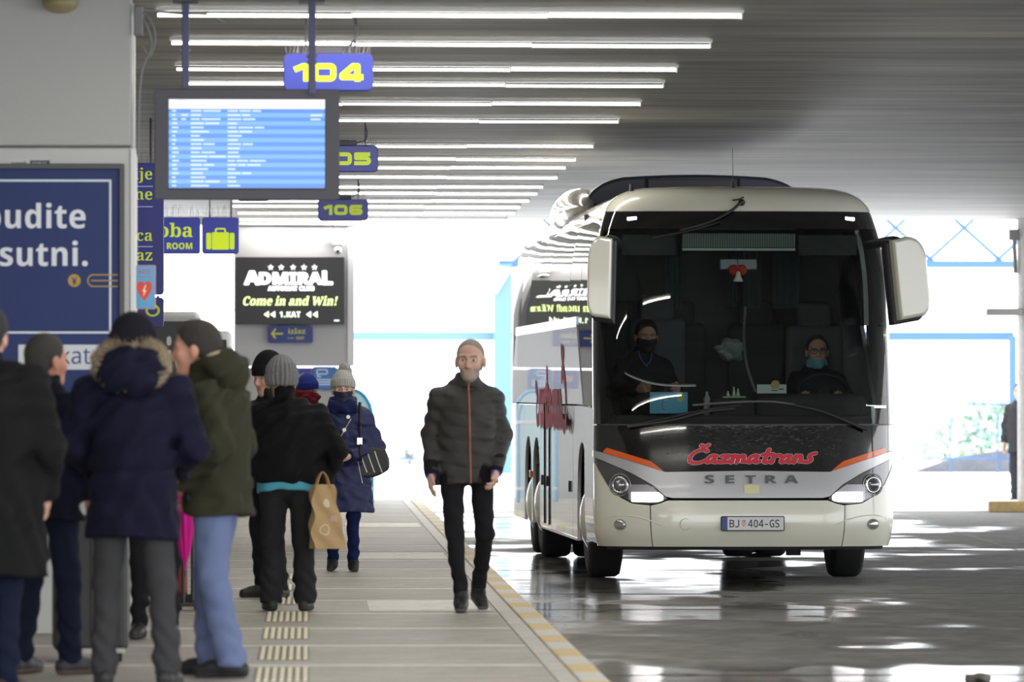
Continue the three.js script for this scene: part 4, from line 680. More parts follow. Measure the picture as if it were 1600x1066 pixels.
// ------------------------------------------------------------------ things carried in the coach (placed in coach coordinates)
const inBus = (x, y, z) => new THREE.Vector3(x, y, z).applyAxisAngle(new THREE.Vector3(0, 1, 0), 0.0224).add(bus.position).toArray();
{
  const h = thing('hanging_charm', 'red and white charm hanging at the top middle of the windscreen', 'charm', inBus(-0.03, 2.62, -0.62), 0.0224);
  mesh('ribbon_bow', [new THREE.SphereGeometry(0.042, 16, 12).scale(1, 1.1, 0.5).translate(-0.035, 0.03, 0), new THREE.SphereGeometry(0.042, 16, 12).scale(1, 1.1, 0.5).translate(0.035, 0.03, 0), new THREE.SphereGeometry(0.024, 12, 10).translate(0, 0.045, 0.01)], mat(srgb(190, 40, 20), 0.6), h);
  mesh('white_bell', new THREE.LatheGeometry([[0.0, 0.05], [0.014, 0.045], [0.022, 0.01], [0.042, -0.035], [0.036, -0.04], [0, -0.03]].map((p) => new THREE.Vector2(...p)), 18).translate(0, -0.03, 0.015), mat([0.75, 0.75, 0.62], 0.6), h);
  mesh('cord', bar([0, 0.05, 0], [0, 0.16, -0.03], 0.003), blackPlastic, h);
  const tx = print(320, 200, (c, W, H) => { c.fillStyle = '#3c9cc4'; c.fillRect(0, 0, W, H); c.fillStyle = '#62b8d6'; c.fillRect(20, 20, 130, 60); c.fillStyle = '#a9b24a'; c.beginPath(); c.ellipse(262, 50, 30, 45, 0, 0, 7); c.fill(); c.strokeStyle = '#245f7c'; c.lineWidth = 7; c.beginPath(); c.moveTo(90, 60); c.bezierCurveTo(150, 80, 60, 120, 130, 170); c.stroke(); });
  const b = thing('brochure', 'bright blue brochure leaning on the dashboard below the papers', 'brochure', inBus(-0.63, 1.435, -0.48), 0.0224);
  mesh('cover', slab(-0.16, 0.16, 0, 0.18, -0.006, 0, 0.001), mat([0.4, 0.6, 0.7], 0.4), b); mesh('cover_print', face(0.318, 0.178).translate(0, 0.09, 0.001), mat([1, 1, 1], 0.35, { map: tx }), b);
  tag(mesh('clipboard', gridSolid(16, 3, (u, v) => new THREE.Vector3(-0.32 + u * 0.6, 0.12 * Math.pow(1 - u, 3) + 0.015 * u + v * 0.01, v * -0.2), (u, v) => new THREE.Vector3(-0.32 + u * 0.6, 0.12 * Math.pow(1 - u, 3) + 0.015 * u + v * 0.01 - 0.012, v * -0.2)), mat([0.8, 0.8, 0.78], 0.6)), 'open white papers held above the dashboard', 'papers').position.set(...inBus(-0.66, 1.66, -0.72));
  const s = thing('dashboard_note', 'pale note with a round tag on the dashboard in front of the driver', 'note', inBus(0.26, 1.605, -0.66), 0.0224);
  mesh('paper', slab(-0.125, 0.125, 0, 0.075, -0.004, 0), mat([0.55, 0.62, 0.56], 0.6), s); mesh('round_tag', new THREE.CylinderGeometry(0.036, 0.036, 0.008, 24).rotateX(Math.PI / 2).translate(0.03, 0.075, 0.008), mat(srgb(178, 166, 92), 0.5), s); mesh('ink_mark', [slab(0.0, 0.05, 0.02, 0.028, 0, 0.002), slab(0.06, 0.1, 0.03, 0.04, 0, 0.002)], dark, s);
  const f = thing('dashboard_plant', 'tiny ornament group of white figures on the dashboard middle', 'ornament', inBus(-0.05, 1.565, -0.8), 0.0224);
  mesh('tray', slab(-0.1, 0.1, 0, 0.016, -0.05, 0.05, 0.005), mat([0.35, 0.42, 0.30], 0.6), f); for (const [x, h2] of [[-0.05, 0.05], [0.0, 0.085], [0.035, 0.07]]) mesh('figure', new THREE.LatheGeometry([[0.0, h2], [0.008, h2 - 0.01], [0.006, h2 - 0.02], [0.014, 0.02], [0.016, 0], [0, 0]].map((p) => new THREE.Vector2(...p)), 12).translate(x, 0.014, 0), mat([0.62, 0.66, 0.55], 0.6), f);
  tag(mesh('bottle', new THREE.LatheGeometry([[0, 0.2], [0.014, 0.2], [0.014, 0.17], [0.03, 0.14], [0.03, 0], [0, 0]].map((p) => new THREE.Vector2(...p)), 20), mat([0.35, 0.38, 0.38], 0.2)), 'slim clear bottle standing on the dashboard', 'bottle').position.set(...inBus(-0.28, 1.42, -0.8));
  tag(mesh('plastic_bag', new THREE.IcosahedronGeometry(0.12, 4), mat([0.26, 0.29, 0.30], 0.4)), 'crumpled pale plastic bag hanging beside the driver seat', 'bag');
  const pb = scene.children[scene.children.length - 1]; pb.position.set(...inBus(0.0, 1.98, -1.75)); const p = pb.geometry.attributes.position; for (let i = 0; i < p.count; i++) { const x = p.getX(i), y = p.getY(i), z = p.getZ(i), k = 1 + 0.14 * Math.sin(x * 50 + y * 31) + 0.10 * Math.sin(y * 63 - z * 44); p.setXYZ(i, x * k, y * k * (0.8 + x * 1.5), z * k * 0.6); } pb.geometry.computeVertexNormals();
}
// ------------------------------------------------------------------ people: distance fields meshed on a grid
const smin = (a, b, k) => { const h = Math.max(k - Math.abs(a - b), 0) / k; return Math.min(a, b) - h * h * k * 0.25; };
const smax = (a, b, k) => -smin(-a, -b, k);
const cap3 = (a, b, ra, rb = ra) => {
  const bx = b[0] - a[0], by = b[1] - a[1], bz = b[2] - a[2], bb = bx * bx + by * by + bz * bz || 1e-9;
  return (x, y, z) => { const px = x - a[0], py = y - a[1], pz = z - a[2]; let h = (px * bx + py * by + pz * bz) / bb; h = h < 0 ? 0 : h > 1 ? 1 : h; const dx = px - bx * h, dy = py - by * h, dz = pz - bz * h; return Math.sqrt(dx * dx + dy * dy + dz * dz) - (ra + (rb - ra) * h); };
};
const ell = (c, r) => (x, y, z) => { const a = (x - c[0]) / r[0], b = (y - c[1]) / r[1], d = (z - c[2]) / r[2], k = Math.sqrt(a * a + b * b + d * d); return (k - 1) * Math.min(r[0], r[1], r[2]) * (k > 0.2 ? 1 : 1); };
const oval = (a, b, ra, rb, sx) => { const f = cap3([a[0] * sx, a[1], a[2]], [b[0] * sx, b[1], b[2]], ra, rb); return (x, y, z) => f(x * sx, y, z); };   // wider than deep
const join = (list, k) => (x, y, z) => { let d = list[0](x, y, z); for (let i = 1; i < list.length; i++) d = smin(d, list[i](x, y, z), k); return d; };
function nets(f, lo, hi, h, color) {
  const nx = Math.ceil((hi[0] - lo[0]) / h) + 1, ny = Math.ceil((hi[1] - lo[1]) / h) + 1, nz = Math.ceil((hi[2] - lo[2]) / h) + 1, V = new Float32Array(nx * ny * nz);
  for (let k = 0, n = 0; k < nz; k++) for (let j = 0; j < ny; j++) for (let i = 0; i < nx; i++) V[n++] = f(lo[0] + i * h, lo[1] + j * h, lo[2] + k * h);
  const ID = new Int32Array(nx * ny * nz).fill(-1), pos = [], idx = [], nxy = nx * ny, off = [0, 1, nx, nx + 1, nxy, nxy + 1, nxy + nx, nxy + nx + 1];
  const E = [[0, 1], [2, 3], [4, 5], [6, 7], [0, 2], [1, 3], [4, 6], [5, 7], [0, 4], [1, 5], [2, 6], [3, 7]];
  for (let k = 0; k < nz - 1; k++) for (let j = 0; j < ny - 1; j++) for (let i = 0; i < nx - 1; i++) {
    const b = i + nx * j + nxy * k; let m = 0; for (let c = 0; c < 8; c++) if (V[b + off[c]] < 0) m |= 1 << c;
    if (m === 0 || m === 255) continue;
    let sx = 0, sy = 0, sz = 0, n = 0;
    for (const [p, q] of E) if (((m >> p) & 1) !== ((m >> q) & 1)) { const a = V[b + off[p]], c = V[b + off[q]], t = a / (a - c); sx += (p & 1) + t * ((q & 1) - (p & 1)); sy += ((p >> 1) & 1) + t * (((q >> 1) & 1) - ((p >> 1) & 1)); sz += (p >> 2) + t * ((q >> 2) - (p >> 2)); n++; }
    ID[b] = pos.length / 3; pos.push(lo[0] + (i + sx / n) * h, lo[1] + (j + sy / n) * h, lo[2] + (k + sz / n) * h);
  }
  const quad = (a, b, c, d, flip) => { if (a < 0 || b < 0 || c < 0 || d < 0) return; flip ? idx.push(a, c, b, a, d, c) : idx.push(a, b, c, a, c, d); };
  for (let k = 0; k < nz - 1; k++) for (let j = 0; j < ny - 1; j++) for (let i = 0; i < nx - 1; i++) {
    const b = i + nx * j + nxy * k, v = V[b] < 0;
    if (j && k && v !== V[b + 1] < 0) quad(ID[b - nx - nxy], ID[b - nxy], ID[b], ID[b - nx], !v);
    if (i && k && v !== V[b + nx] < 0) quad(ID[b - nxy - 1], ID[b - 1], ID[b], ID[b - nxy], !v);
    if (i && j && v !== V[b + nxy] < 0) quad(ID[b - 1 - nx], ID[b - nx], ID[b], ID[b - 1], !v);
  }
  const g = new THREE.BufferGeometry(); g.setAttribute('position', new THREE.Float32BufferAttribute(pos, 3));
  const uv = []; for (let i = 0; i < pos.length; i += 3) uv.push(Math.atan2(pos[i], pos[i + 2]) * 0.2, pos[i + 1]); g.setAttribute('uv', new THREE.Float32BufferAttribute(uv, 2));
  if (color) { const c = []; for (let i = 0; i < pos.length; i += 3) c.push(...color(pos[i], pos[i + 1], pos[i + 2])); g.setAttribute('color', new THREE.Float32BufferAttribute(c, 3)); }
  g.setIndex(idx); g.computeVertexNormals(); return g;
}
const wrinkle = (x, y, z) => 0.0035 * Math.sin(31 * x + 17 * y + 9 * Math.sin(7 * z + 5 * y)) + 0.003 * Math.sin(23 * y - 27 * z + 6 * Math.sin(9 * x)) + 0.002 * Math.sin(57 * y + 41 * x - 13 * z);
const weave = scaled(grainTex, 0.05), skinMat = mat([1, 1, 1], 0.55, { vertexColors: true });
const cloth = (rgb, rough = 0.85, extra = {}) => mat(rgb, rough, { bumpMap: weave, bumpScale: 0.0006, specularIntensity: 0.3, ...extra });
const leatherBlack = mat([0.014, 0.014, 0.015], 0.45), gumSole = mat([0.05, 0.045, 0.04], 0.7);
// head in its own frame: origin at eye level inside the skull, facing +z
const cranium = ell([0, 0.036, -0.014], [0.077, 0.090, 0.097]);
const jaw = ell([0, -0.048, 0.018], [0.057, 0.074, 0.067]);
function headField() {
  const soft = join([cranium, jaw, ell([0, -0.094, 0.058], [0.026, 0.022, 0.026]), ell([0.036, -0.018, 0.055], [0.026, 0.026, 0.026]), ell([-0.036, -0.018, 0.055], [0.026, 0.026, 0.026])], 0.03);
  const brow = join([cap3([-0.046, 0.027, 0.066], [-0.010, 0.025, 0.082], 0.010), cap3([0.046, 0.027, 0.066], [0.010, 0.025, 0.082], 0.010)], 0.01);
  const nose = join([cap3([0, 0.016, 0.083], [0, -0.028, 0.101], 0.008, 0.0125), cap3([-0.012, -0.032, 0.089], [0.012, -0.032, 0.089], 0.008)], 0.012);
  const lips = join([cap3([-0.020, -0.060, 0.074], [0.020, -0.060, 0.074], 0.008), cap3([-0.016, -0.071, 0.074], [0.016, -0.071, 0.074], 0.008)], 0.004);
  const ears = join([ell([0.081, -0.006, -0.012], [0.011, 0.033, 0.020]), ell([-0.081, -0.006, -0.012], [0.011, 0.033, 0.020])], 0.001);
  const sockL = ell([0.032, 0.007, 0.092], [0.020, 0.014, 0.020]), sockR = ell([-0.032, 0.007, 0.092], [0.020, 0.014, 0.020]), eyeL = ell([0.031, 0.006, 0.064], [0.014, 0.012, 0.014]), eyeR = ell([-0.031, 0.006, 0.064], [0.014, 0.012, 0.014]);
  const mouth = cap3([-0.022, -0.0655, 0.086], [0.022, -0.0655, 0.086], 0.0025);
  return (x, y, z) => { let d = smin(soft(x, y, z), brow(x, y, z), 0.016); d = smin(d, nose(x, y, z), 0.014); d = smin(d, lips(x, y, z), 0.014); d = smin(d, ears(x, y, z), 0.008); d = smax(d, -sockL(x, y, z), 0.012); d = smax(d, -sockR(x, y, z), 0.012); d = Math.min(d, eyeL(x, y, z), eyeR(x, y, z)); return smax(d, -mouth(x, y, z), 0.004); };
}
const HEAD = headField();
function handGeo(side, curl, tone) {       // hanging hand: wrist at origin, fingers along -y, palm towards the body
  const s = -side, list = [cap3([0, 0.02, 0], [0, -0.03, 0], 0.024, 0.026)];
  for (const z of [-0.024, -0.008, 0.008, 0.024]) list.push(cap3([0, -0.02, z * 0.7], [0, -0.088, z * 1.15], 0.0165, 0.0145));
  const palm = join(list, 0.02), fingers = [];
  for (const [z, L, r] of [[0.030, 0.072, 0.0088], [0.010, 0.082, 0.0092], [-0.010, 0.076, 0.0088], [-0.029, 0.058, 0.0078]]) {
    let p = [0, -0.085, z * 0.98], a = curl * 0.5; const ch = [];
    for (const f of [0.45, 0.32, 0.23]) { const q = [p[0] + s * Math.sin(a) * L * f, p[1] - Math.cos(a) * L * f, p[2] + z * 0.06]; ch.push(cap3(p, q, r, r * 0.9)); p = q; a += curl; }
    fingers.push(join(ch, 0.004));
  }
  const th = join([cap3([0, -0.025, 0.022], [s * 0.008, -0.062, 0.048], 0.0125, 0.0105), cap3([s * 0.008, -0.062, 0.048], [s * (0.012 + curl * 0.012), -0.100, 0.050], 0.0102, 0.0085)], 0.006);
  const f = (x, y, z) => { let d = palm(x, y, z); for (const g of fingers) d = smin(d, g(x, y, z), 0.006); return smin(d, th(x, y, z), 0.010); };
  return nets(f, [-0.10, -0.20, -0.065], [0.10, 0.05, 0.08], 0.0042, () => tone);
}
const add3 = (a, b, k = 1) => [a[0] + b[0] * k, a[1] + b[1] * k, a[2] + b[2] * k];
// one figure; local frame faces +z, its left is +x; all lengths for a figure of 1.75 m, then scaled
function person(label, [x, y, d], height, turn, o) {
  const P = thing('person', label, 'person', [x, y, -d], turn, o.group); P.scale.setScalar(height / 1.75);
  const p = { hip: [0, 0.93, 0], chest: [0, 1.30, 0], neck: [0, 1.47, -0.015], head: [0, 1.610, 0.012], ...o.pose };
  const L = { hip: [0.095, 0.92, 0], knee: [0.10, 0.50, 0.02], ankle: [0.10, 0.085, -0.02], toe: 0.12, sh: [0.175, 1.372, -0.01], el: [0.245, 1.13, -0.03], wr: [0.245, 0.89, 0.04], ...o.left };
  const R = { hip: [-0.095, 0.92, 0], knee: [-0.10, 0.50, 0.02], ankle: [-0.10, 0.085, -0.02], toe: -0.12, sh: [-0.175, 1.372, -0.01], el: [-0.245, 1.13, -0.03], wr: [-0.245, 0.89, 0.04], ...o.right };
  const skin = o.skin ?? srgb(196, 150, 128), B = o.bulk ?? 1, sides = [L, R];
  // body: one mesh from limbs, head and hands
  const limbs = [oval(add3(p.hip, [0, 0.02, 0]), p.chest, 0.085, 0.09, 0.66), cap3(p.neck, p.head, 0.054, 0.050), cap3(L.sh, R.sh, 0.045)];
  for (const s of sides) limbs.push(cap3(s.sh, s.el, 0.044, 0.036), cap3(s.el, s.wr, 0.035, 0.024), cap3(s.hip, s.knee, 0.07, 0.048), cap3(s.knee, s.ankle, 0.046, 0.032), cap3(s.ankle, [s.ankle[0] + s.toe * 0.3, Math.max(0.03, s.ankle[1] - 0.055 - (s.pitch ?? 0)), s.ankle[2] + 0.10], 0.03, 0.018));
  const xs = [], ys = [], zs = []; for (const s of sides) for (const q of [s.sh, s.el, s.wr, s.knee, s.ankle, s.hip]) { xs.push(q[0]); ys.push(q[1]); zs.push(q[2]); }
  const lo = [Math.min(...xs) - 0.16, 0.0, Math.min(...zs, -0.05) - 0.2], hi = [Math.max(...xs) + 0.16, 1.68, Math.max(...zs, 0.05) + 0.24];
  const floorCut = (f, y0) => (a, b, c) => smax(f(a, b, c), y0 - b, 0.01);
  const bodyGeo = nets(floorCut(join(limbs, 0.03), 0.006), lo, hi, 0.016, () => skin);
  const hm = new THREE.Matrix4().makeRotationFromEuler(new THREE.Euler(o.nod ?? 0, o.look ?? 0, o.tilt ?? 0, 'YXZ')); hm.scale(new THREE.Vector3(1.13, 1.13, 1.13)); hm.setPosition(...p.head);
  const fh = o.fine ?? 0.0055;
  const hairC = o.hairColor ?? [0.03, 0.025, 0.02];
  const tint3 = (c, k) => [c[0] * k, c[1] * k, c[2] * k];
  const faceColor = (x2, y2, z2) => {
    if (z2 > 0.045) {
      for (const sx of [-1, 1]) {
        const dx = x2 - sx * 0.031, dy = y2 - 0.006; if (dx * dx / 1.7e-4 + dy * dy / 4.2e-5 < 1) return dx * dx + dy * dy < 3.6e-5 ? [0.02, 0.015, 0.012] : [0.55, 0.5, 0.46];
        if (Math.abs(dx) < 0.02 && Math.abs(y2 - 0.028 - 0.002 * sx * dx * 40) < 0.005) return hairC.map((q, i) => q * 0.7 + skin[i] * 0.3);
      }
      if (Math.abs(x2) < 0.023 && Math.abs(y2 + 0.0655) < 0.009) return [skin[0] * 0.82, skin[1] * 0.68, skin[2] * 0.66];
    }
    if (o.beard) { const w = Math.min(1, Math.max(0, (-0.036 - y2 + 0.25 * Math.max(0, 0.03 - z2)) / 0.014)) * (z2 > -0.02 ? 1 : 0) * (Math.abs(x2) < 0.03 && y2 > -0.052 ? 0.6 : 1); if (w > 0) { const g = 0.75 + 0.25 * Math.sin(x2 * 900) * Math.sin(y2 * 840); return skin.map((q, i) => q * (1 - w * 0.75) + o.beard[i] * w * 0.75 * g); } }
    const k = 1 + 0.05 * Math.sin(x2 * 140 + y2 * 90) * Math.sin(y2 * 130 - z2 * 70); return tint3(skin, k);
  };
  const headGeo = nets(HEAD, [-0.105, -0.135, -0.125], [0.105, 0.14, 0.13], fh, faceColor).applyMatrix4(hm);
  const parts = [bodyGeo, headGeo];
  [L, R].forEach((s, i) => {
    if (s.noHand) return; const sd = i ? -1 : 1, g = handGeo(sd, s.curl ?? 0.35, skin), v = new THREE.Vector3(...s.wr).sub(new THREE.Vector3(...s.el)).normalize();
    const q = new THREE.Quaternion().setFromUnitVectors(new THREE.Vector3(0, -1, 0), v); if (s.roll) g.rotateY(s.roll); g.applyQuaternion(q); const w = new THREE.Vector3(...s.wr).addScaledVector(v, 0.012); g.translate(w.x, w.y, w.z); parts.push(g);
  });
  mesh('body', parts, skinMat, P);
  // trousers and shoes
  if (o.trousers) {
    const t = o.trousers, k = t.fit ?? 1, list = [oval(add3(p.hip, [0, -0.02, 0]), add3(p.hip, [0, 0.10, 0]), 0.118 * k, 0.112 * k, 0.70)];
    for (const s of sides) list.push(cap3(s.hip, s.knee, 0.093 * k, 0.066 * k), cap3(s.knee, add3(s.ankle, [0, 0.0, 0]), 0.064 * k, (t.hem ?? 0.058) * k));
    const jf = join(list, 0.025), am = sides.map((s) => s.ankle), f = (a, b, c) => { const near = Math.min(Math.hypot(a - am[0][0], c - am[0][2]), Math.hypot(a - am[1][0], c - am[1][2])), fold = 0.006 * Math.sin(b * 60 + 4 * Math.sin(a * 20)) * Math.max(0, 1 - Math.abs(b - 0.2) / 0.22) + 0.005 * Math.sin(b * 48 + c * 30) * Math.max(0, 1 - Math.abs(b - 0.5) / 0.14); return smax(jf(a, b, c) + wrinkle(a, b, c) * 0.9 + fold, Math.min(am[0][1], am[1][1]) - 0.03 - b, 0.008); };
    mesh('trousers', nets(f, [lo[0], 0.02, lo[2]], [hi[0], Math.max(p.hip[1] + 0.25, 0.3), hi[2]], 0.0125), cloth(t.color, 0.9), P);
  }
  if (o.shoes) sides.forEach((s) => {
    const a = s.ankle, yaw = s.toe * 1.6, dx = Math.sin(yaw), dz = Math.cos(yaw), lift = Math.max(0, a[1] - 0.085), pitch = s.pitch ?? 0, heel = [a[0] - dx * 0.05, 0.045 + lift, a[2] - dz * 0.05], toe = [a[0] + dx * 0.155, 0.036 + lift - pitch, a[2] + dz * 0.155];
    const up = join([cap3(heel, toe, 0.042, 0.036), cap3([a[0], a[1] + 0.03, a[2]], [a[0] + dx * 0.02, 0.06 + lift, a[2] + dz * 0.02], 0.046, 0.046), cap3([a[0], 0.06 + lift, a[2]], [a[0] + dx * 0.1, 0.05 + lift - pitch * 0.6, a[2] + dz * 0.1], 0.042, 0.038)], 0.02);
    const bot = (q, b, c) => { const h = ((q - heel[0]) * dx + (c - heel[2]) * dz) / 0.205; return lift + 0.004 - pitch * Math.max(0, Math.min(1, h)) - b; };
    const l3 = [Math.min(heel[0], toe[0]) - 0.07, -0.01, Math.min(heel[2], toe[2]) - 0.07], h3 = [Math.max(heel[0], toe[0]) + 0.07, a[1] + 0.1, Math.max(heel[2], toe[2]) + 0.07];
    const sh = mesh('shoe', nets((q, b, c) => smax(up(q, b, c), bot(q, b, c), 0.006), l3, h3, 0.0085), o.shoes === true ? leatherBlack : mat(o.shoes, 0.6), P);
    mesh('sole', nets((q, b, c) => smax(smax(up(q, b, c) - 0.005, bot(q, b, c), 0.003), -(bot(q, b, c) + 0.022), 0.003), l3, h3, 0.0085), o.sole ? mat(o.sole, 0.7) : gumSole, sh);
  });
  // upper garment
  const J = o.jacket; let jacketField;
  if (J) {
    const e = J.extra ?? 0.02, hem = J.hem, list = [oval(add3(p.hip, [0, 0.05, 0]), add3(p.chest, [0, 0.02, 0]), (0.118 + e) * B, (0.122 + e) * B, J.wide ?? 0.66), cap3(L.sh, R.sh, 0.050 + e * 0.5), ...sides.map((s) => cap3([s.sh[0] * 0.35, 1.435, p.neck[2]], s.sh, 0.052 + e * 0.4, 0.052 + e * 0.5)), oval(add3(p.chest, [0, 0.06, 0]), add3(p.neck, [0, -0.02, 0]), 0.11 + e * 0.6, 0.062 + e * 0.3, 0.75)];
    for (const s of sides) list.push(cap3(s.sh, s.el, (0.056 + e * 0.8) * (J.sleeve ?? 1), (0.049 + e * 0.8) * (J.sleeve ?? 1)), cap3(s.el, add3(s.wr, [0, 0, 0]), (0.048 + e * 0.8) * (J.sleeve ?? 1), (0.036 + e * 0.6) * (J.sleeve ?? 1)));
    if (hem < 0.85) list.push(oval([p.hip[0], p.hip[1], p.hip[2]], [p.hip[0], hem - 0.1, p.hip[2] + (J.sweep ?? 0)], (0.125 + e) * B, (0.125 + e + (J.flare ?? 0.02)) * B, J.wide ?? 0.68));
    const jf = join(list, 0.035), collar = (a, b, c) => { const dx = a - p.neck[0], dz = c - p.neck[2] - 0.012, r = Math.hypot(dx, dz * 0.95); return Math.max(Math.abs(r - 0.066 - (J.collarOut ?? 0)) - 0.016, Math.abs(b - 1.495 - (J.collarUp ?? 0)) - 0.05); };
    const per = J.quilt ?? 0, wa = J.waist;
    jacketField = (a, b, c) => {
      let q = jf(a, b, c); if (J.collar !== false) q = smin(q, collar(a, b, c), 0.02);
      if (per) q -= (J.puff ?? 0.010) * (Math.pow(Math.abs(Math.sin(Math.PI * (b + 0.02 * Math.sin(a * 9 + c * 5)) / per)), 0.55) - 0.6);
      if (wa) q += 0.012 * Math.exp(-Math.pow((b - wa) / 0.022, 2));
      q += wrinkle(a, b, c) * (J.crease ?? 1.4); return smax(q, hem + 0.012 * Math.sin(a * 8 + 1) - b, 0.012);
    };
    const cuff = sides.map((s) => { const v = new THREE.Vector3(...s.wr).sub(new THREE.Vector3(...s.el)).normalize(); return (a, b, c) => (a - s.wr[0]) * v.x + (b - s.wr[1]) * v.y + (c - s.wr[2]) * v.z; });
    const near = sides.map((s) => cap3(s.el, add3(s.wr, [(s.wr[0] - s.el[0]) * 0.4, (s.wr[1] - s.el[1]) * 0.4, (s.wr[2] - s.el[2]) * 0.4]), 0.1));
    const full = (a, b, c) => { let q = jacketField(a, b, c); for (let i = 0; i < 2; i++) { const w = cuff[i](a, b, c); if (w > -0.02 && near[i](a, b, c) < 0 && !sides[i].noHand) q = smax(q, w - 0.005, 0.006); } return q; };
    const jm = mesh(J.name ?? 'jacket', nets(full, [lo[0], hem - 0.05, lo[2]], [hi[0], 1.6, hi[2]], J.cell ?? 0.0115), cloth(J.color, J.rough ?? 0.8, J.mat ?? {}), P);
    if (J.cuffs) sides.forEach((s) => { const v = new THREE.Vector3(...s.wr).sub(new THREE.Vector3(...s.el)).normalize(), w = new THREE.Vector3(...s.wr), a = w.clone().addScaledVector(v, -0.085).toArray(), b = w.clone().addScaledVector(v, 0.012).toArray(); mesh('cuff', nets(cap3(a, b, 0.047, 0.043), [Math.min(a[0], b[0]) - 0.06, Math.min(a[1], b[1]) - 0.06, Math.min(a[2], b[2]) - 0.06], [Math.max(a[0], b[0]) + 0.06, Math.max(a[1], b[1]) + 0.06, Math.max(a[2], b[2]) + 0.06], 0.008), cloth(J.cuffs, 0.9), jm); const c2 = w.clone().addScaledVector(v, 0.022).toArray(); if (J.shirtCuff) mesh('shirt_cuff', nets(cap3(b, c2, 0.042, 0.040), [b[0] - 0.08, b[1] - 0.09, b[2] - 0.08], [b[0] + 0.08, b[1] + 0.07, b[2] + 0.08], 0.007), cloth(J.shirtCuff, 0.9), jm); });
    if (J.zip) { const pts = []; for (let yy = hem + 0.01; yy < 1.53; yy += 0.03) { let zz = 0.4; while (zz > -0.1 && jacketField(0.008, yy, zz) > 0.001) zz -= 0.004; pts.push([0.008 + 0.03 * (1.5 - yy) * (J.zipLean ?? 0), yy, zz + 0.002]); } mesh('zipper', tube(pts, 0.0075, 60, 6), mat(J.zip, 0.5), jm); }
    if (J.hood) { const hc = add3(p.neck, J.hood), hf = join([ell(hc, [0.155, 0.12, 0.10]), ell(add3(hc, [0, 0.05, 0.06]), [0.15, 0.06, 0.12])], 0.05), hole = ell(add3(p.head, [0, 0.0, 0.03]), [0.115, 0.14, 0.13]); mesh('hood', nets((a, b, c) => smax(hf(a, b, c) + wrinkle(a, b, c) * 1.6, -hole(a, b, c), 0.02), add3(hc, [-0.24, -0.2, -0.2]), add3(hc, [0.24, 0.24, 0.3]), 0.0115), cloth(J.hoodColor ?? J.color, J.rough ?? 0.8), jm); }
    if (J.fur) { const fc = add3(p.head, J.furAt), rx = J.fur[0], ry = J.fur[1]; const ff = (a, b, c) => { const dx = a - fc[0], dy = b - fc[1], dz = c - fc[2]; const ang = Math.atan2(dy, dx), ex = dx - rx * Math.cos(ang), ey = dy - ry * Math.sin(ang); const bump = 0.012 * Math.sin(ang * 37 + dz * 120) + 0.009 * Math.sin(ang * 83 + dy * 170 - dz * 90) + 0.007 * Math.sin(dx * 310 + dz * 270); return Math.hypot(ex, ey, dz * 0.8 + 0.25 * Math.max(0, -dy)) - 0.043 + bump; }; const fcol = (a, b, c) => { const k = 0.7 + 0.5 * Math.abs(Math.sin(a * 190 + b * 140) * Math.sin(c * 160 + b * 90)); return [0.26 * k, 0.20 * k, 0.13 * k]; }; mesh('fur_trim', nets(ff, add3(fc, [-0.26, -0.24, -0.12]), add3(fc, [0.26, 0.24, 0.12]), 0.0075, fcol), mat([1, 1, 1], 0.95, { vertexColors: true }), jm); }
  }
  if (o.scarf) mesh('scarf', nets((a, b, c) => { const r = Math.hypot(a - p.neck[0], (c - p.neck[2] - 0.015)); return Math.hypot(r - 0.062, (b - 1.51) * 0.7) - 0.030 + wrinkle(a * 2, b * 2, c * 2); }, [-0.14, 1.42, -0.15], [0.14, 1.60, 0.17], 0.008), cloth(o.scarf, 0.95), P);
  // headgear in the head frame
  const onHead = (name, f, lo2, hi2, m, cell = 0.006, col) => mesh(name, nets(f, lo2, hi2, cell, col).applyMatrix4(hm), m, P);
  if (o.hair) { const H = o.hair, front = H.front ?? 0.060, th = H.thick ?? 0.008; onHead('hair', (a, b, c) => { const base = join([ell([0, 0.036, -0.014], [0.077 + th, 0.090 + th, 0.097 + th]), ell([0, -0.03, -0.06], [0.062 + th * 0.4, 0.06, 0.045 + th * 0.4])], 0.02)(a, b, c) + 0.0016 * Math.sin(a * 300 + b * 200) * Math.sin(c * 260); const line = c - front - (b - 0.055) * 0.9 + (H.peak ?? 0) * (0.05 - Math.abs(a)); const ear = Math.max(Math.abs(a) - 0.2, 0) ; const low = (H.low ?? -0.075) - b + Math.max(0, c + 0.02) * 1.9; return smax(smax(base, line, 0.01), low, 0.01); }, [-0.11, -0.12, -0.14], [0.11, 0.16, 0.12], mat(H.color ?? hairC, 0.8), o.fine ?? 0.0055); }
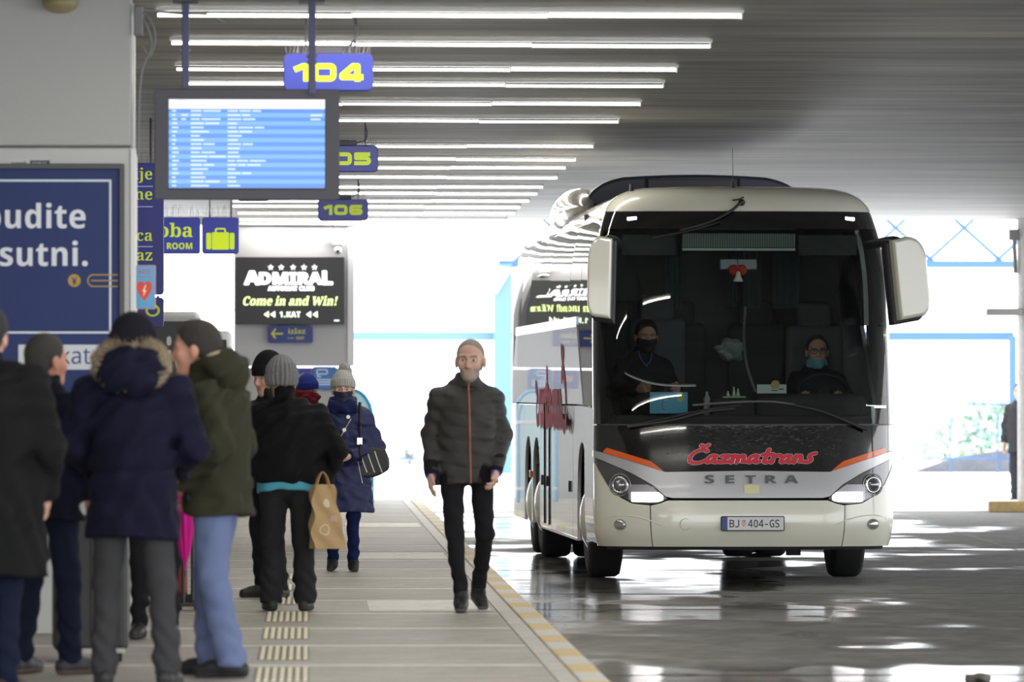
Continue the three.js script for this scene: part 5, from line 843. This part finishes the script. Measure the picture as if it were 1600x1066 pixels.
  if (o.hat) { const H = o.hat, bt = H.bottom ?? 0.028, slope = H.slope ?? 0.18; const hf = (a, b, c) => { const ang = Math.atan2(a, c + 0.012), rib = (H.rib ?? 0.0025) * Math.cos(ang * (H.ribs ?? 36)) * (b < 0.12 ? 1 : 0.4), e = 0.017 + (H.big ?? 0); let q = ell([0, 0.040 + (H.tall ?? 0) * 0.5, -0.016], [0.077 + e, 0.094 + e + (H.tall ?? 0), 0.099 + e])(a, b, c) - rib; const cuffTop = bt + (H.cuff ?? 0.05); if (b + slope * -c < cuffTop) q -= 0.005; return smax(q, bt + slope * c - b - 0.02, 0.006); }; const hat = onHead('knit_hat', hf, [-0.14, -0.09, -0.15], [0.14, 0.22, 0.14], cloth(H.color, 0.95), 0.006); if (H.pom) { const g = new THREE.IcosahedronGeometry(0.046, 5), q = g.attributes.position; for (let i = 0; i < q.count; i++) { const k = 1 + 0.10 * Math.sin(q.getX(i) * 260 + q.getY(i) * 190) * Math.sin(q.getZ(i) * 240); q.setXYZ(i, q.getX(i) * k, q.getY(i) * k * 0.85, q.getZ(i) * k); } g.computeVertexNormals(); g.translate(0.012, 0.178, -0.03); g.applyMatrix4(hm); mesh('pompom', g, cloth(H.pom, 0.95), hat); } }
  if (o.mask) { const M = o.mask, top = M.top ?? -0.012, bottom = M.bottom ?? -0.118; const mk = onHead('face_mask', (a, b, c) => smax(smax(smax(HEAD(a, b, c) - 0.008 - 0.006 * Math.max(0, 1 - Math.abs(a) / 0.04), 0.012 + Math.abs(a) * 0.45 - c, 0.004), b - top - Math.abs(a) * 0.12, 0.003), bottom - b, 0.004) + (M.pleat ? 0.0015 * Math.sin(b * 420) : 0), [-0.09, -0.14, -0.02], [0.09, 0.03, 0.13], mat(M.color, 0.8), 0.0045); const str = []; for (const sx of [-1, 1]) str.push(tube([[sx * 0.062, (top + bottom) / 2 + 0.03, 0.045], [sx * 0.080, -0.005, 0.0], [sx * 0.088, 0.01, -0.02]], 0.0022, 10, 5)); mesh('ear_loop', merge(str).applyMatrix4(hm), mat(M.loop ?? M.color, 0.7), mk); }
  if (o.glasses) { const l = []; for (const sx of [-1, 1]) { const t = new THREE.TorusGeometry(0.021, 0.0024, 6, 26); t.scale(1.15, 0.82, 1); t.translate(sx * 0.031, 0.004, 0.097); l.push(t, bar([sx * 0.055, 0.010, 0.095], [sx * 0.084, 0.012, 0.0], 0.0024)); } l.push(bar([-0.055, 0.017, 0.097], [0.055, 0.017, 0.097], 0.0026)); mesh('glasses', merge(l).applyMatrix4(hm), mat([0.02, 0.02, 0.02], 0.3), P); }
  P.userData.__ = undefined; delete P.userData.__;
  return { P, field: jacketField, hm, p, L, R };
}
// ------------------------------------------------------------------ the people in view
const fairSkin = srgb(206, 160, 136), paleSkin = srgb(214, 172, 150);
// man walking towards the viewer
person('man walking in a dark quilted jacket with a copper zip, black jeans', [X(728, 42), 0, 42.0], 1.78, 0.05, {
  fine: 0.0042, skin: srgb(204, 164, 144), look: -0.22, hairColor: [0.16, 0.15, 0.14], beard: [0.34, 0.32, 0.30], hair: { color: [0.25, 0.235, 0.22], front: 0.026, thick: 0.0035, low: -0.06, peak: 0 },
  pose: { head: [0.025, 1.61, 0.035], neck: [0.01, 1.47, -0.005] },
  right: { knee: [-0.085, 0.50, 0.16], ankle: [-0.045, 0.085, 0.18], toe: -0.06, el: [-0.226, 1.13, -0.03], wr: [-0.232, 0.90, 0.08], curl: 0.28 },
  left: { knee: [0.125, 0.49, -0.02], ankle: [0.10, 0.135, -0.28], toe: 0.08, pitch: 0.05, el: [0.245, 1.13, -0.06], wr: [0.19, 0.915, 0.09], curl: 0.5 },
  jacket: { name: 'quilted_jacket', color: [0.036, 0.033, 0.030], mat: { specularIntensity: 0.8 }, hem: 0.815, extra: 0.010, quilt: 0.085, puff: 0.009, crease: 0.7, zip: srgb(150, 96, 78), zipLean: 0.6, cuffs: [0.014, 0.014, 0.016], shirtCuff: srgb(66, 60, 150), rough: 0.55, cell: 0.009 },
  trousers: { color: [0.014, 0.014, 0.017], fit: 0.88, hem: 0.052 }, shoes: [0.012, 0.012, 0.013], sole: [0.10, 0.09, 0.085],
});
// woman in a long blue coat
const woman = person('woman in a long blue quilted coat, grey bobble hat and dark mask', [X(536, 51.2), 0, 51.2], 1.575, 0.0, {
  skin: paleSkin, fine: 0.0045, hat: { color: srgb(168, 166, 162), bottom: 0.035, pom: srgb(160, 158, 154), tall: 0.012 }, mask: { color: [0.020, 0.022, 0.045] }, scarf: srgb(120, 116, 114),
  left: { el: [0.29, 1.12, 0.0], wr: [0.06, 1.03, 0.19], curl: 0.8, knee: [0.09, 0.5, 0.02], ankle: [0.09, 0.085, -0.06], toe: 0.05 }, right: { el: [-0.28, 1.13, -0.02], wr: [-0.20, 0.92, 0.12], knee: [-0.09, 0.5, 0.05], ankle: [-0.09, 0.105, -0.16], pitch: 0.02, toe: -0.08 },
  jacket: { name: 'long_coat', color: srgb(24, 33, 78), hem: 0.52, extra: 0.034, quilt: 0.13, puff: 0.010, flare: 0.03, collarOut: 0.035, collarUp: 0.01, rough: 0.5, mat: { specularIntensity: 0.8 }, cell: 0.0105 },
  trousers: { color: srgb(26, 34, 74), fit: 0.9, hem: 0.056 }, shoes: [0.016, 0.016, 0.018],
});
{
  const P = woman.P, f = woman.field, sz = (x, y) => { let z = 0.45; while (z > -0.1 && f(x, y, z) > 0.001) z -= 0.004; return z; };
  const hd = mesh('coat_hood', nets((a, b, c) => { const r = Math.hypot(a, (c - 0.0) * 1.1); return smax(Math.hypot(r - 0.125, (b - 1.475 - 0.14 * -c) * 0.8) - 0.052 + wrinkle(a, b, c) * 1.6, (0.13 - Math.abs(a) * 1.2) * (c > 0.12 ? 0 : -1) - 0.02, 0.02); }, [-0.25, 1.34, -0.25], [0.25, 1.62, 0.25], 0.011), cloth(srgb(23, 30, 72), 0.5), P);
  for (const [x, y] of [[0.045, 1.375], [0.01, 1.26]]) { const b = mesh('button', new THREE.CylinderGeometry(0.017, 0.017, 0.008, 18).rotateX(Math.PI / 2), mat([0.7, 0.68, 0.64], 0.3, { metalness: 0.5 }), P); b.position.set(x, y, sz(x, y) + 0.006); }
  const zp = []; for (let i = 0; i <= 8; i++) { const x = 0.07 - i * 0.012, y = 1.36 - i * 0.021; zp.push([x, y, sz(x, y) + 0.003]); } mesh('pocket_zip', tube(zp, 0.005), mat([0.62, 0.58, 0.42], 0.3, { metalness: 0.7 }), P);
  const z2 = []; for (let i = 0; i <= 8; i++) { const x = 0.13 + i * 0.005, y = 0.98 - i * 0.024; z2.push([x, y, sz(x, y) + 0.003]); } mesh('pocket_zip', tube(z2, 0.004), mat([0.62, 0.58, 0.5], 0.3, { metalness: 0.7 }), P);
  // shoulder bag, hung from her left shoulder
  const k = 1.575 / 1.75, B = thing('shoulder_bag', 'black shoulder bag with white piping at the woman\'s elbow', 'bag', [P.position.x + 0.245 * k, 0.86 * k, P.position.z - 0.02]);
  const s = new THREE.Shape(); s.moveTo(-0.10, 0.20); s.quadraticCurveTo(0.0, 0.22, 0.10, 0.19); s.quadraticCurveTo(0.15, 0.08, 0.12, 0.05); s.quadraticCurveTo(0.02, -0.02, -0.07, 0.0); s.quadraticCurveTo(-0.13, 0.08, -0.10, 0.20);
  mesh('bag_body', new THREE.ExtrudeGeometry(s, { depth: 0.09, bevelSize: 0.02, bevelThickness: 0.025, bevelSegments: 4, curveSegments: 10 }).translate(0, 0, 0.02), mat([0.012, 0.012, 0.014], 0.4), B);
  for (const x of [-0.06, 0.0, 0.06]) mesh('piping', tube([[x - 0.03, 0.19, 0.14], [x, 0.10, 0.14], [x + 0.03, 0.02, 0.138]], 0.005), mat([0.7, 0.7, 0.68], 0.5), B);
  const st = []; for (let i = 0; i <= 12; i++) { const y = 0.99 + i * 0.043, x = 0.155 - i * 0.0005; st.push([x * k - 0.245 * k, y * k - 0.86 * k, (sz(x, Math.min(y, 1.44)) + 0.006) * k + 0.02]); } mesh('strap', tube(st, 0.013, 40, 6), mat([0.012, 0.012, 0.014], 0.4), B);
  mesh('buckle', slab(-0.112, -0.068, 0.24, 0.30, st[5][2] - 0.005, st[5][2] + 0.012, 0.004), chrome, B);
}
// stocky person with the grey ribbed hat, seen from behind, paper bag in the right hand
const queue = person('person from behind in black jacket and grey ribbed hat carrying a paper bag', [X(450, 42), 0, 42.0], 1.63, Math.PI, {
  bulk: 1.16, hat: { color: srgb(128, 128, 128), rib: 0.006, ribs: 26, bottom: 0.0, tall: 0.015, big: 0.006, slope: 0.05 }, nod: 0.1, pose: { head: [0.045, 1.605, 0.03], neck: [0.02, 1.46, 0] },
  right: { sh: [-0.20, 1.38, 0], el: [-0.345, 1.13, -0.02], wr: [-0.265, 0.91, 0.09], curl: 1.1, ankle: [-0.12, 0.085, -0.02], knee: [-0.11, 0.5, 0.02] }, left: { sh: [0.20, 1.39, 0], el: [0.25, 1.12, 0.0], wr: [0.20, 0.95, 0.12], ankle: [0.12, 0.085, 0], knee: [0.11, 0.5, 0.02] },
  jacket: { color: [0.008, 0.008, 0.009], hem: 0.875, extra: 0.026, wide: 0.64, crease: 1.8, rough: 0.75, collarUp: 0.035 }, trousers: { color: [0.024, 0.024, 0.027], fit: 1.18, hem: 0.068 }, shoes: [0.022, 0.026, 0.016], sole: [0.03, 0.03, 0.028],
});
mesh('shirt_hem', nets((a, b, c) => smax(oval([0, 0.98, 0], [0, 0.87, 0], 0.150, 0.148, 0.66)(a, b, c), Math.abs(b - 0.875 - 0.03 * Math.cos(a * 7)) - 0.048, 0.01) + wrinkle(a, b, c), [-0.28, 0.76, -0.2], [0.28, 0.98, 0.2], 0.011), cloth(srgb(88, 168, 190), 0.85), queue.P);
{
  const B = thing('paper_bag', 'brown paper carrier bag hanging from the queueing person\'s hand', 'bag', [X(512, 41.9), Y(857, 41.9), -41.85], 0.25);
  const g = new THREE.BoxGeometry(0.21, 0.42, 0.10, 10, 16, 5), q = g.attributes.position; for (let i = 0; i < q.count; i++) { const y = (q.getY(i) + 0.21) / 0.42, x = q.getX(i), z = q.getZ(i), k = 1 - 0.42 * y * y; q.setXYZ(i, x * k * (1 + 0.05 * Math.sin(y * 9)) - 0.035 * y + 0.010 * Math.sin(y * 14 + z * 20), q.getY(i) + 0.21, z * k + 0.010 * Math.sin(x * 40 + y * 11)); } g.computeVertexNormals();
  const tx = print(256, 512, (c, W, H) => { c.fillStyle = '#b89a6c'; c.fillRect(0, 0, W, H); c.fillStyle = 'rgba(150,112,66,0.5)'; for (let i = 0; i < 40; i++) c.fillRect((i * 83) % W, (i * 131) % H, 50, 2); c.fillStyle = '#d9c6b0'; c.beginPath(); c.arc(150, 150, 34, 0, 7); c.fill(); c.fillStyle = '#c9a4a0'; c.fillRect(150, 250, 60, 46); c.strokeStyle = '#d9c6b0'; c.lineWidth = 8; c.beginPath(); c.arc(110, 360, 40, 0, 7); c.stroke(); });
  mesh('bag_body', g, mat([1, 1, 1], 0.7, { map: tx }), B);
  for (const z of [-0.03, 0.03]) mesh('handle', tube([[-0.08, 0.40, z], [-0.06, 0.47, z * 0.5], [-0.035, 0.50, 0], [-0.01, 0.47, z * 0.5], [0.01, 0.40, z]], 0.006), mat(srgb(160, 126, 80), 0.7), B);
}
person('person in black hat and dark coat half hidden behind the grey ribbed hat', [X(421, 44.6), 0, 44.6], 1.67, -0.9, { nod: 0.15, skin: fairSkin, hat: { color: [0.012, 0.012, 0.013], rib: 0.002, tall: 0.02 }, jacket: { color: [0.014, 0.014, 0.016], hem: 0.80, extra: 0.02 }, trousers: { color: [0.016, 0.017, 0.02] }, shoes: [0.03, 0.026, 0.022], left: { noHand: false } });
person('person in dark red jacket and blue knitted hat farther along the platform', [X(480, 60), 0, 60], 1.58, 2.6, { nod: 0.1, hat: { color: srgb(52, 66, 150), bottom: 0.03 }, jacket: { color: srgb(112, 36, 48), hem: 0.80, extra: 0.03, quilt: 0.10, collarOut: 0.03, collarUp: 0.03, hood: [0, 0.03, -0.09] }, trousers: { color: [0.03, 0.03, 0.04] }, shoes: true });
// foreground group on the left
person('man in an olive green hooded jacket and light blue jeans', [X(340, 32.3), 0, 32.3], 1.79, -Math.PI / 2 - 0.32, {
  skin: srgb(200, 146, 122), nod: 0.06, look: 0.12, hair: { color: [0.026, 0.022, 0.018], front: 0.052, thick: 0.010, low: -0.085 }, pose: { head: [0.0, 1.612, 0.115], neck: [0, 1.475, 0.05] },
  left: { sh: [0.185, 1.385, 0], el: [0.245, 1.14, -0.08], wr: [0.20, 0.955, 0.13], curl: 0.6, ankle: [0.085, 0.085, -0.10], knee: [0.10, 0.5, -0.01], toe: 0.05 }, right: { el: [-0.25, 1.14, -0.04], wr: [-0.2, 0.94, 0.14], ankle: [-0.095, 0.085, 0.07], knee: [-0.1, 0.5, 0.08], toe: -0.06 },
  jacket: { color: srgb(50, 49, 36), hem: 0.79, extra: 0.032, hood: [0, 0.015, -0.10], crease: 2.0, flare: 0.02, wide: 0.72 }, trousers: { color: srgb(104, 117, 152), fit: 1.14, hem: 0.066 }, shoes: [0.012, 0.012, 0.014], sole: [0.02, 0.02, 0.022],
});
{ const g = scene.children[scene.children.length - 1]; mesh('hood_lining', nets((a, b, c) => smax(ell([0, 1.57, -0.02], [0.125, 0.045, 0.10])(a, b, c) + wrinkle(a, b, c), -ell([0, 1.61, 0.10], [0.10, 0.14, 0.115])(a, b, c), 0.01), [-0.16, 1.48, -0.18], [0.16, 1.66, 0.14], 0.009), cloth(srgb(186, 176, 150), 0.95), g); }
person('person seen from behind in navy parka with fur trimmed hood, grey trousers', [X(208, 31.2), 0, 31.2], 1.80, Math.PI - 0.06, {
  hat: { color: [0.010, 0.010, 0.014], bottom: 0.02 }, bulk: 0.93,
  left: { sh: [0.20, 1.40, 0], el: [0.29, 1.15, 0.02], wr: [0.20, 1.02, 0.22], ankle: [0.135, 0.085, 0], knee: [0.125, 0.5, 0.02] }, right: { sh: [-0.20, 1.40, 0], el: [-0.29, 1.13, 0.02], wr: [-0.20, 1.02, 0.22], ankle: [-0.165, 0.085, 0], knee: [-0.135, 0.5, 0.02] },
  jacket: { name: 'parka', color: srgb(18, 18, 38), hem: 0.70, extra: 0.030, waist: 1.02, flare: 0.012, hood: [0, 0.02, -0.11], fur: [0.142, 0.092], furAt: [0, -0.08, -0.095], crease: 1.5, wide: 0.68 }, trousers: { color: srgb(58, 58, 60), fit: 1.0, hem: 0.064 }, shoes: [0.014, 0.014, 0.015],
});
person('man with cropped hair in dark navy jacket and dark jeans by the poster', [X(72, 32.6), 0, 32.6], 1.73, Math.PI - 0.7, {
  skin: srgb(184, 128, 106), look: -0.15, hair: { color: [0.030, 0.026, 0.022], front: 0.055, thick: 0.006, low: -0.07 }, left: { el: [0.27, 1.15, 0.02], wr: [0.2, 1.0, 0.18], ankle: [0.15, 0.085, -0.02], knee: [0.13, 0.5, 0.03] }, right: { el: [-0.27, 1.14, 0], wr: [-0.22, 0.92, 0.1], ankle: [-0.13, 0.085, 0.05], knee: [-0.12, 0.5, 0.04] },
  jacket: { color: srgb(13, 14, 30), hem: 0.80, extra: 0.026, collarUp: 0.005 }, trousers: { color: srgb(20, 25, 42), fit: 1.02 }, shoes: [0.02, 0.02, 0.03], sole: [0.12, 0.08, 0.05],
});
person('tall figure in a long black overcoat cut off by the left picture edge', [X(-22, 30.2), 0, 30.2], 1.84, Math.PI - 0.25, {
  bulk: 1.14, hair: { color: [0.010, 0.010, 0.011], thick: 0.014, front: 0.05, low: -0.09 }, left: { el: [0.28, 1.13, 0.0], wr: [0.24, 0.95, 0.14] }, right: { sh: [-0.21, 1.41, 0], el: [-0.30, 1.12, 0], wr: [-0.25, 0.90, 0.1] },
  jacket: { name: 'overcoat', color: [0.006, 0.006, 0.0065], hem: 0.55, extra: 0.032, flare: 0.02, crease: 1.6, collarUp: 0.01 }, trousers: { color: srgb(18, 24, 44) }, shoes: [0.03, 0.022, 0.016],
});
person('person in dark clothes mostly hidden behind the navy parka', [X(243, 37.3), 0, 37.3], 1.6, 0, { hat: { color: [0.02, 0.02, 0.02] }, jacket: { color: [0.02, 0.02, 0.022], hem: 0.82 }, trousers: { color: [0.013, 0.013, 0.015], fit: 0.9 }, shoes: true, left: { el: [0.25, 1.12, 0.0], wr: [0.205, 1.27, 0.16], curl: 1.1, noHand: false } });
person('person in dark trousers mostly hidden behind the olive jacket', [X(326, 43), 0, 43], 1.6, -0.9, { hair: { color: [0.02, 0.018, 0.015] }, jacket: { color: [0.02, 0.02, 0.024], hem: 0.84 }, trousers: { color: [0.014, 0.014, 0.016] }, shoes: true });
person('distant dark figure beside the white column at the right edge', [X(1598, 92), ROAD, 92], 1.75, -0.5, { hair: { color: [0.02, 0.018, 0.015] }, jacket: { color: [0.03, 0.03, 0.034], hem: 0.74 }, trousers: { color: [0.03, 0.03, 0.034] }, shoes: true });
// luggage and umbrella
{
  const d = 34.3, w = 0.40, h = 0.73, t = thing('suitcase', 'large charcoal suitcase standing between the foreground people', 'suitcase', [X(142, d), 0, -d], 0.08);
  mesh('shell', new RoundedBoxGeometry(w, h, 0.27, 4, 0.045).translate(0, h / 2 + 0.05, 0), mat([0.032, 0.032, 0.033], 0.6), t);
  for (let i = 0; i < 5; i++) mesh('rib', new RoundedBoxGeometry(0.012, h - 0.12, 0.012, 2, 0.005).translate(-0.15 + i * 0.075, h / 2 + 0.05, 0.136), mat([0.026, 0.026, 0.027], 0.6), t);
  for (const sx of [-1, 1]) for (const sz of [-1, 1]) mesh('wheel', new THREE.CylinderGeometry(0.028, 0.028, 0.03, 18).rotateZ(Math.PI / 2).translate(sx * 0.15, 0.028, sz * 0.09), rubber, t);
  mesh('handle', [bar([-0.1, h, -0.08], [-0.1, h + 0.24, -0.08], 0.01), bar([0.1, h, -0.08], [0.1, h + 0.24, -0.08], 0.01), slab(-0.12, 0.12, h + 0.22, h + 0.26, -0.1, -0.06, 0.012)], mat([0.5, 0.5, 0.5], 0.3, { metalness: 0.7 }), t);
  mesh('base_strip', slab(-w / 2 + 0.02, w / 2 - 0.02, 0.045, 0.07, 0.12, 0.14, 0.004), mat([0.45, 0.44, 0.42], 0.4), t);
}
{
  const d = 43.6, t = thing('suitcase', 'red suitcase seen between the legs of the parka wearer', 'suitcase', [X(246, d), 0, -d], 0.15);
  mesh('shell', new RoundedBoxGeometry(0.40, 0.52, 0.24, 4, 0.04).translate(0, 0.31, 0), mat(srgb(142, 24, 22), 0.5), t);
  mesh('zip_band', new RoundedBoxGeometry(0.404, 0.524, 0.02, 3, 0.008).translate(0, 0.31, 0.05), blackPlastic, t);
  for (const sx of [-1, 1]) for (const sz of [-1, 1]) mesh('wheel', new THREE.CylinderGeometry(0.026, 0.026, 0.03, 16).rotateZ(Math.PI / 2).translate(sx * 0.15, 0.026, sz * 0.08), rubber, t);
  mesh('handle', [bar([-0.1, 0.56, -0.06], [-0.1, 0.95, -0.06], 0.009), bar([0.1, 0.56, -0.06], [0.1, 0.95, -0.06], 0.009), slab(-0.12, 0.12, 0.94, 0.97, -0.075, -0.045, 0.01)], mat([0.4, 0.4, 0.4], 0.3, { metalness: 0.7 }), t);
}
{
  const d = 42.2, t = thing('trolley', 'thin black shopping trolley frame beside the light jeans', 'trolley', [X(294, d), 0, -d]);
  mesh('upright', [bar([-0.03, 0.03, 0], [-0.03, 0.95, -0.05], 0.012), bar([0.03, 0.03, 0], [0.03, 0.95, -0.05], 0.012), bar([-0.03, 0.95, -0.05], [0.03, 0.95, -0.05], 0.012)], blackPlastic, t);
  mesh('foot_plate', slab(-0.05, 0.05, 0.03, 0.05, -0.02, 0.14, 0.006), blackPlastic, t); for (const s of [-1, 1]) mesh('wheel', new THREE.CylinderGeometry(0.035, 0.035, 0.02, 18).rotateZ(Math.PI / 2).translate(s * 0.05, 0.035, 0), rubber, t);
}
{
  const d = 37.07, yT = Y(690, d), yB = Y(893, d), h = yT - yB, t = thing('umbrella', 'closed magenta umbrella hanging beside the olive jacket', 'umbrella', [X(243, 37.3) + 0.18, yB, -d]); t.rotation.z = 0.02;
  const g = new THREE.LatheGeometry([[0.004, 0], [0.008, 0.05], [0.026, 0.10], [0.056, 0.30], [0.068, 0.5], [0.058, 0.64], [0.030, h - 0.02], [0.012, h]].map((p) => new THREE.Vector2(...p)), 48, 0), q = g.attributes.position;
  for (let i = 0; i < q.count; i++) { const a = Math.atan2(q.getX(i), q.getZ(i)), k = 1 + 0.16 * Math.sin(a * 8 + q.getY(i) * 5); q.setX(i, q.getX(i) * k); q.setZ(i, q.getZ(i) * k); } g.computeVertexNormals();
  mesh('folded_canopy', g, cloth(srgb(190, 26, 128), 0.6), t); mesh('tip', bar([0, -0.03, 0], [0, 0.05, 0], 0.005), blackPlastic, t); mesh('handle', tube([[0, h - 0.02, 0], [0, h + 0.08, 0], [0.02, h + 0.13, 0], [0.05, h + 0.12, 0], [0.055, h + 0.09, 0]], 0.011), blackPlastic, t); mesh('closing_strap', new THREE.TorusGeometry(0.066, 0.006, 6, 30).rotateX(Math.PI / 2).translate(0, 0.56, 0), cloth(srgb(170, 20, 112), 0.6), t);
}
// lumps of dirty slush on the road
for (const [px, d, r, label] of [[955, 33.9, 0.10, 'brown lump of slush lying beside the kerb'], [1530, 35.6, 0.06, 'small dark slush clump on the road at lower right']]) {
  const g = new THREE.IcosahedronGeometry(r, 4), q = g.attributes.position; for (let i = 0; i < q.count; i++) { const a = q.getX(i), b = q.getY(i), c = q.getZ(i), k = 1 + 0.25 * Math.sin(a * 60 + c * 35) * Math.sin(b * 48 + a * 22); q.setXYZ(i, a * k * 1.3, Math.max(-0.02, b * k * 0.55), c * k * 2.2); } g.computeVertexNormals();
  tag(mesh('slush_clump', g, mat([0.13, 0.12, 0.10], 0.7)), label, 'slush').position.set(X(px, d), ROAD + 0.018, -d);
}
// in the coach
{
  const sit = (x, yHip, z) => ({ pose: {}, at: inBus(x, yHip - 0.93, z) });
  const a = sit(0.74, 1.28, -1.62);
  person('driver with glasses and light blue mask under the chin at the wheel', [a.at[0], a.at[1], -a.at[2]], 1.75, 0.02, {
    skin: srgb(206, 158, 138), fine: 0.0045, hair: { color: [0.04, 0.034, 0.028], front: 0.05, thick: 0.007, low: -0.05 }, glasses: true, mask: { color: srgb(110, 190, 206), top: -0.062, bottom: -0.128, pleat: true }, pose: { head: [0.0, 1.61, 0.05] },
    left: { hip: [0.1, 0.93, 0.02], knee: [0.14, 0.90, 0.42], ankle: [0.14, 0.48, 0.44], el: [0.28, 1.16, 0.10], wr: [0.18, 1.20, 0.36], curl: 1.1 }, right: { hip: [-0.1, 0.93, 0.02], knee: [-0.14, 0.90, 0.42], ankle: [-0.14, 0.48, 0.44], el: [-0.28, 1.16, 0.10], wr: [-0.18, 1.20, 0.36], curl: 1.1 },
    jacket: { color: srgb(30, 34, 46), hem: 0.86, extra: 0.012 }, trousers: { color: [0.02, 0.02, 0.025] }, scarf: srgb(150, 180, 210),
  });
  const b = sit(-0.76, 1.40, -1.62);
  person('seated companion in dark clothes and black mask holding papers in the coach', [b.at[0], b.at[1], -b.at[2]], 1.75, 0.12, {
    skin: srgb(190, 142, 122), fine: 0.005, nod: 0.12, hair: { color: [0.02, 0.018, 0.016], front: 0.05, thick: 0.01 }, mask: { color: [0.012, 0.012, 0.014] }, pose: { head: [0.02, 1.62, 0.05] },
    left: { hip: [0.1, 0.93, 0.02], knee: [0.12, 0.90, 0.40], ankle: [0.12, 0.5, 0.42], el: [0.27, 1.15, 0.08], wr: [0.22, 1.17, 0.42], curl: 0.9 }, right: { hip: [-0.1, 0.93, 0.02], knee: [-0.12, 0.90, 0.40], ankle: [-0.12, 0.5, 0.42], el: [-0.27, 1.15, 0.08], wr: [-0.12, 1.17, 0.42], curl: 0.9 },
    jacket: { color: [0.016, 0.017, 0.024], hem: 0.86, extra: 0.014 }, trousers: { color: [0.016, 0.016, 0.02] },
  });
  const cp = scene.children[scene.children.length - 1]; mesh('lanyard', [tube([[-0.06, 1.50, 0.09], [-0.04, 1.42, 0.14], [0.0, 1.37, 0.155]], 0.006), tube([[0.06, 1.50, 0.09], [0.04, 1.42, 0.14], [0.0, 1.37, 0.155]], 0.006)], mat(srgb(70, 84, 160), 0.6), cp);
}
renderer.render(scene, camera);
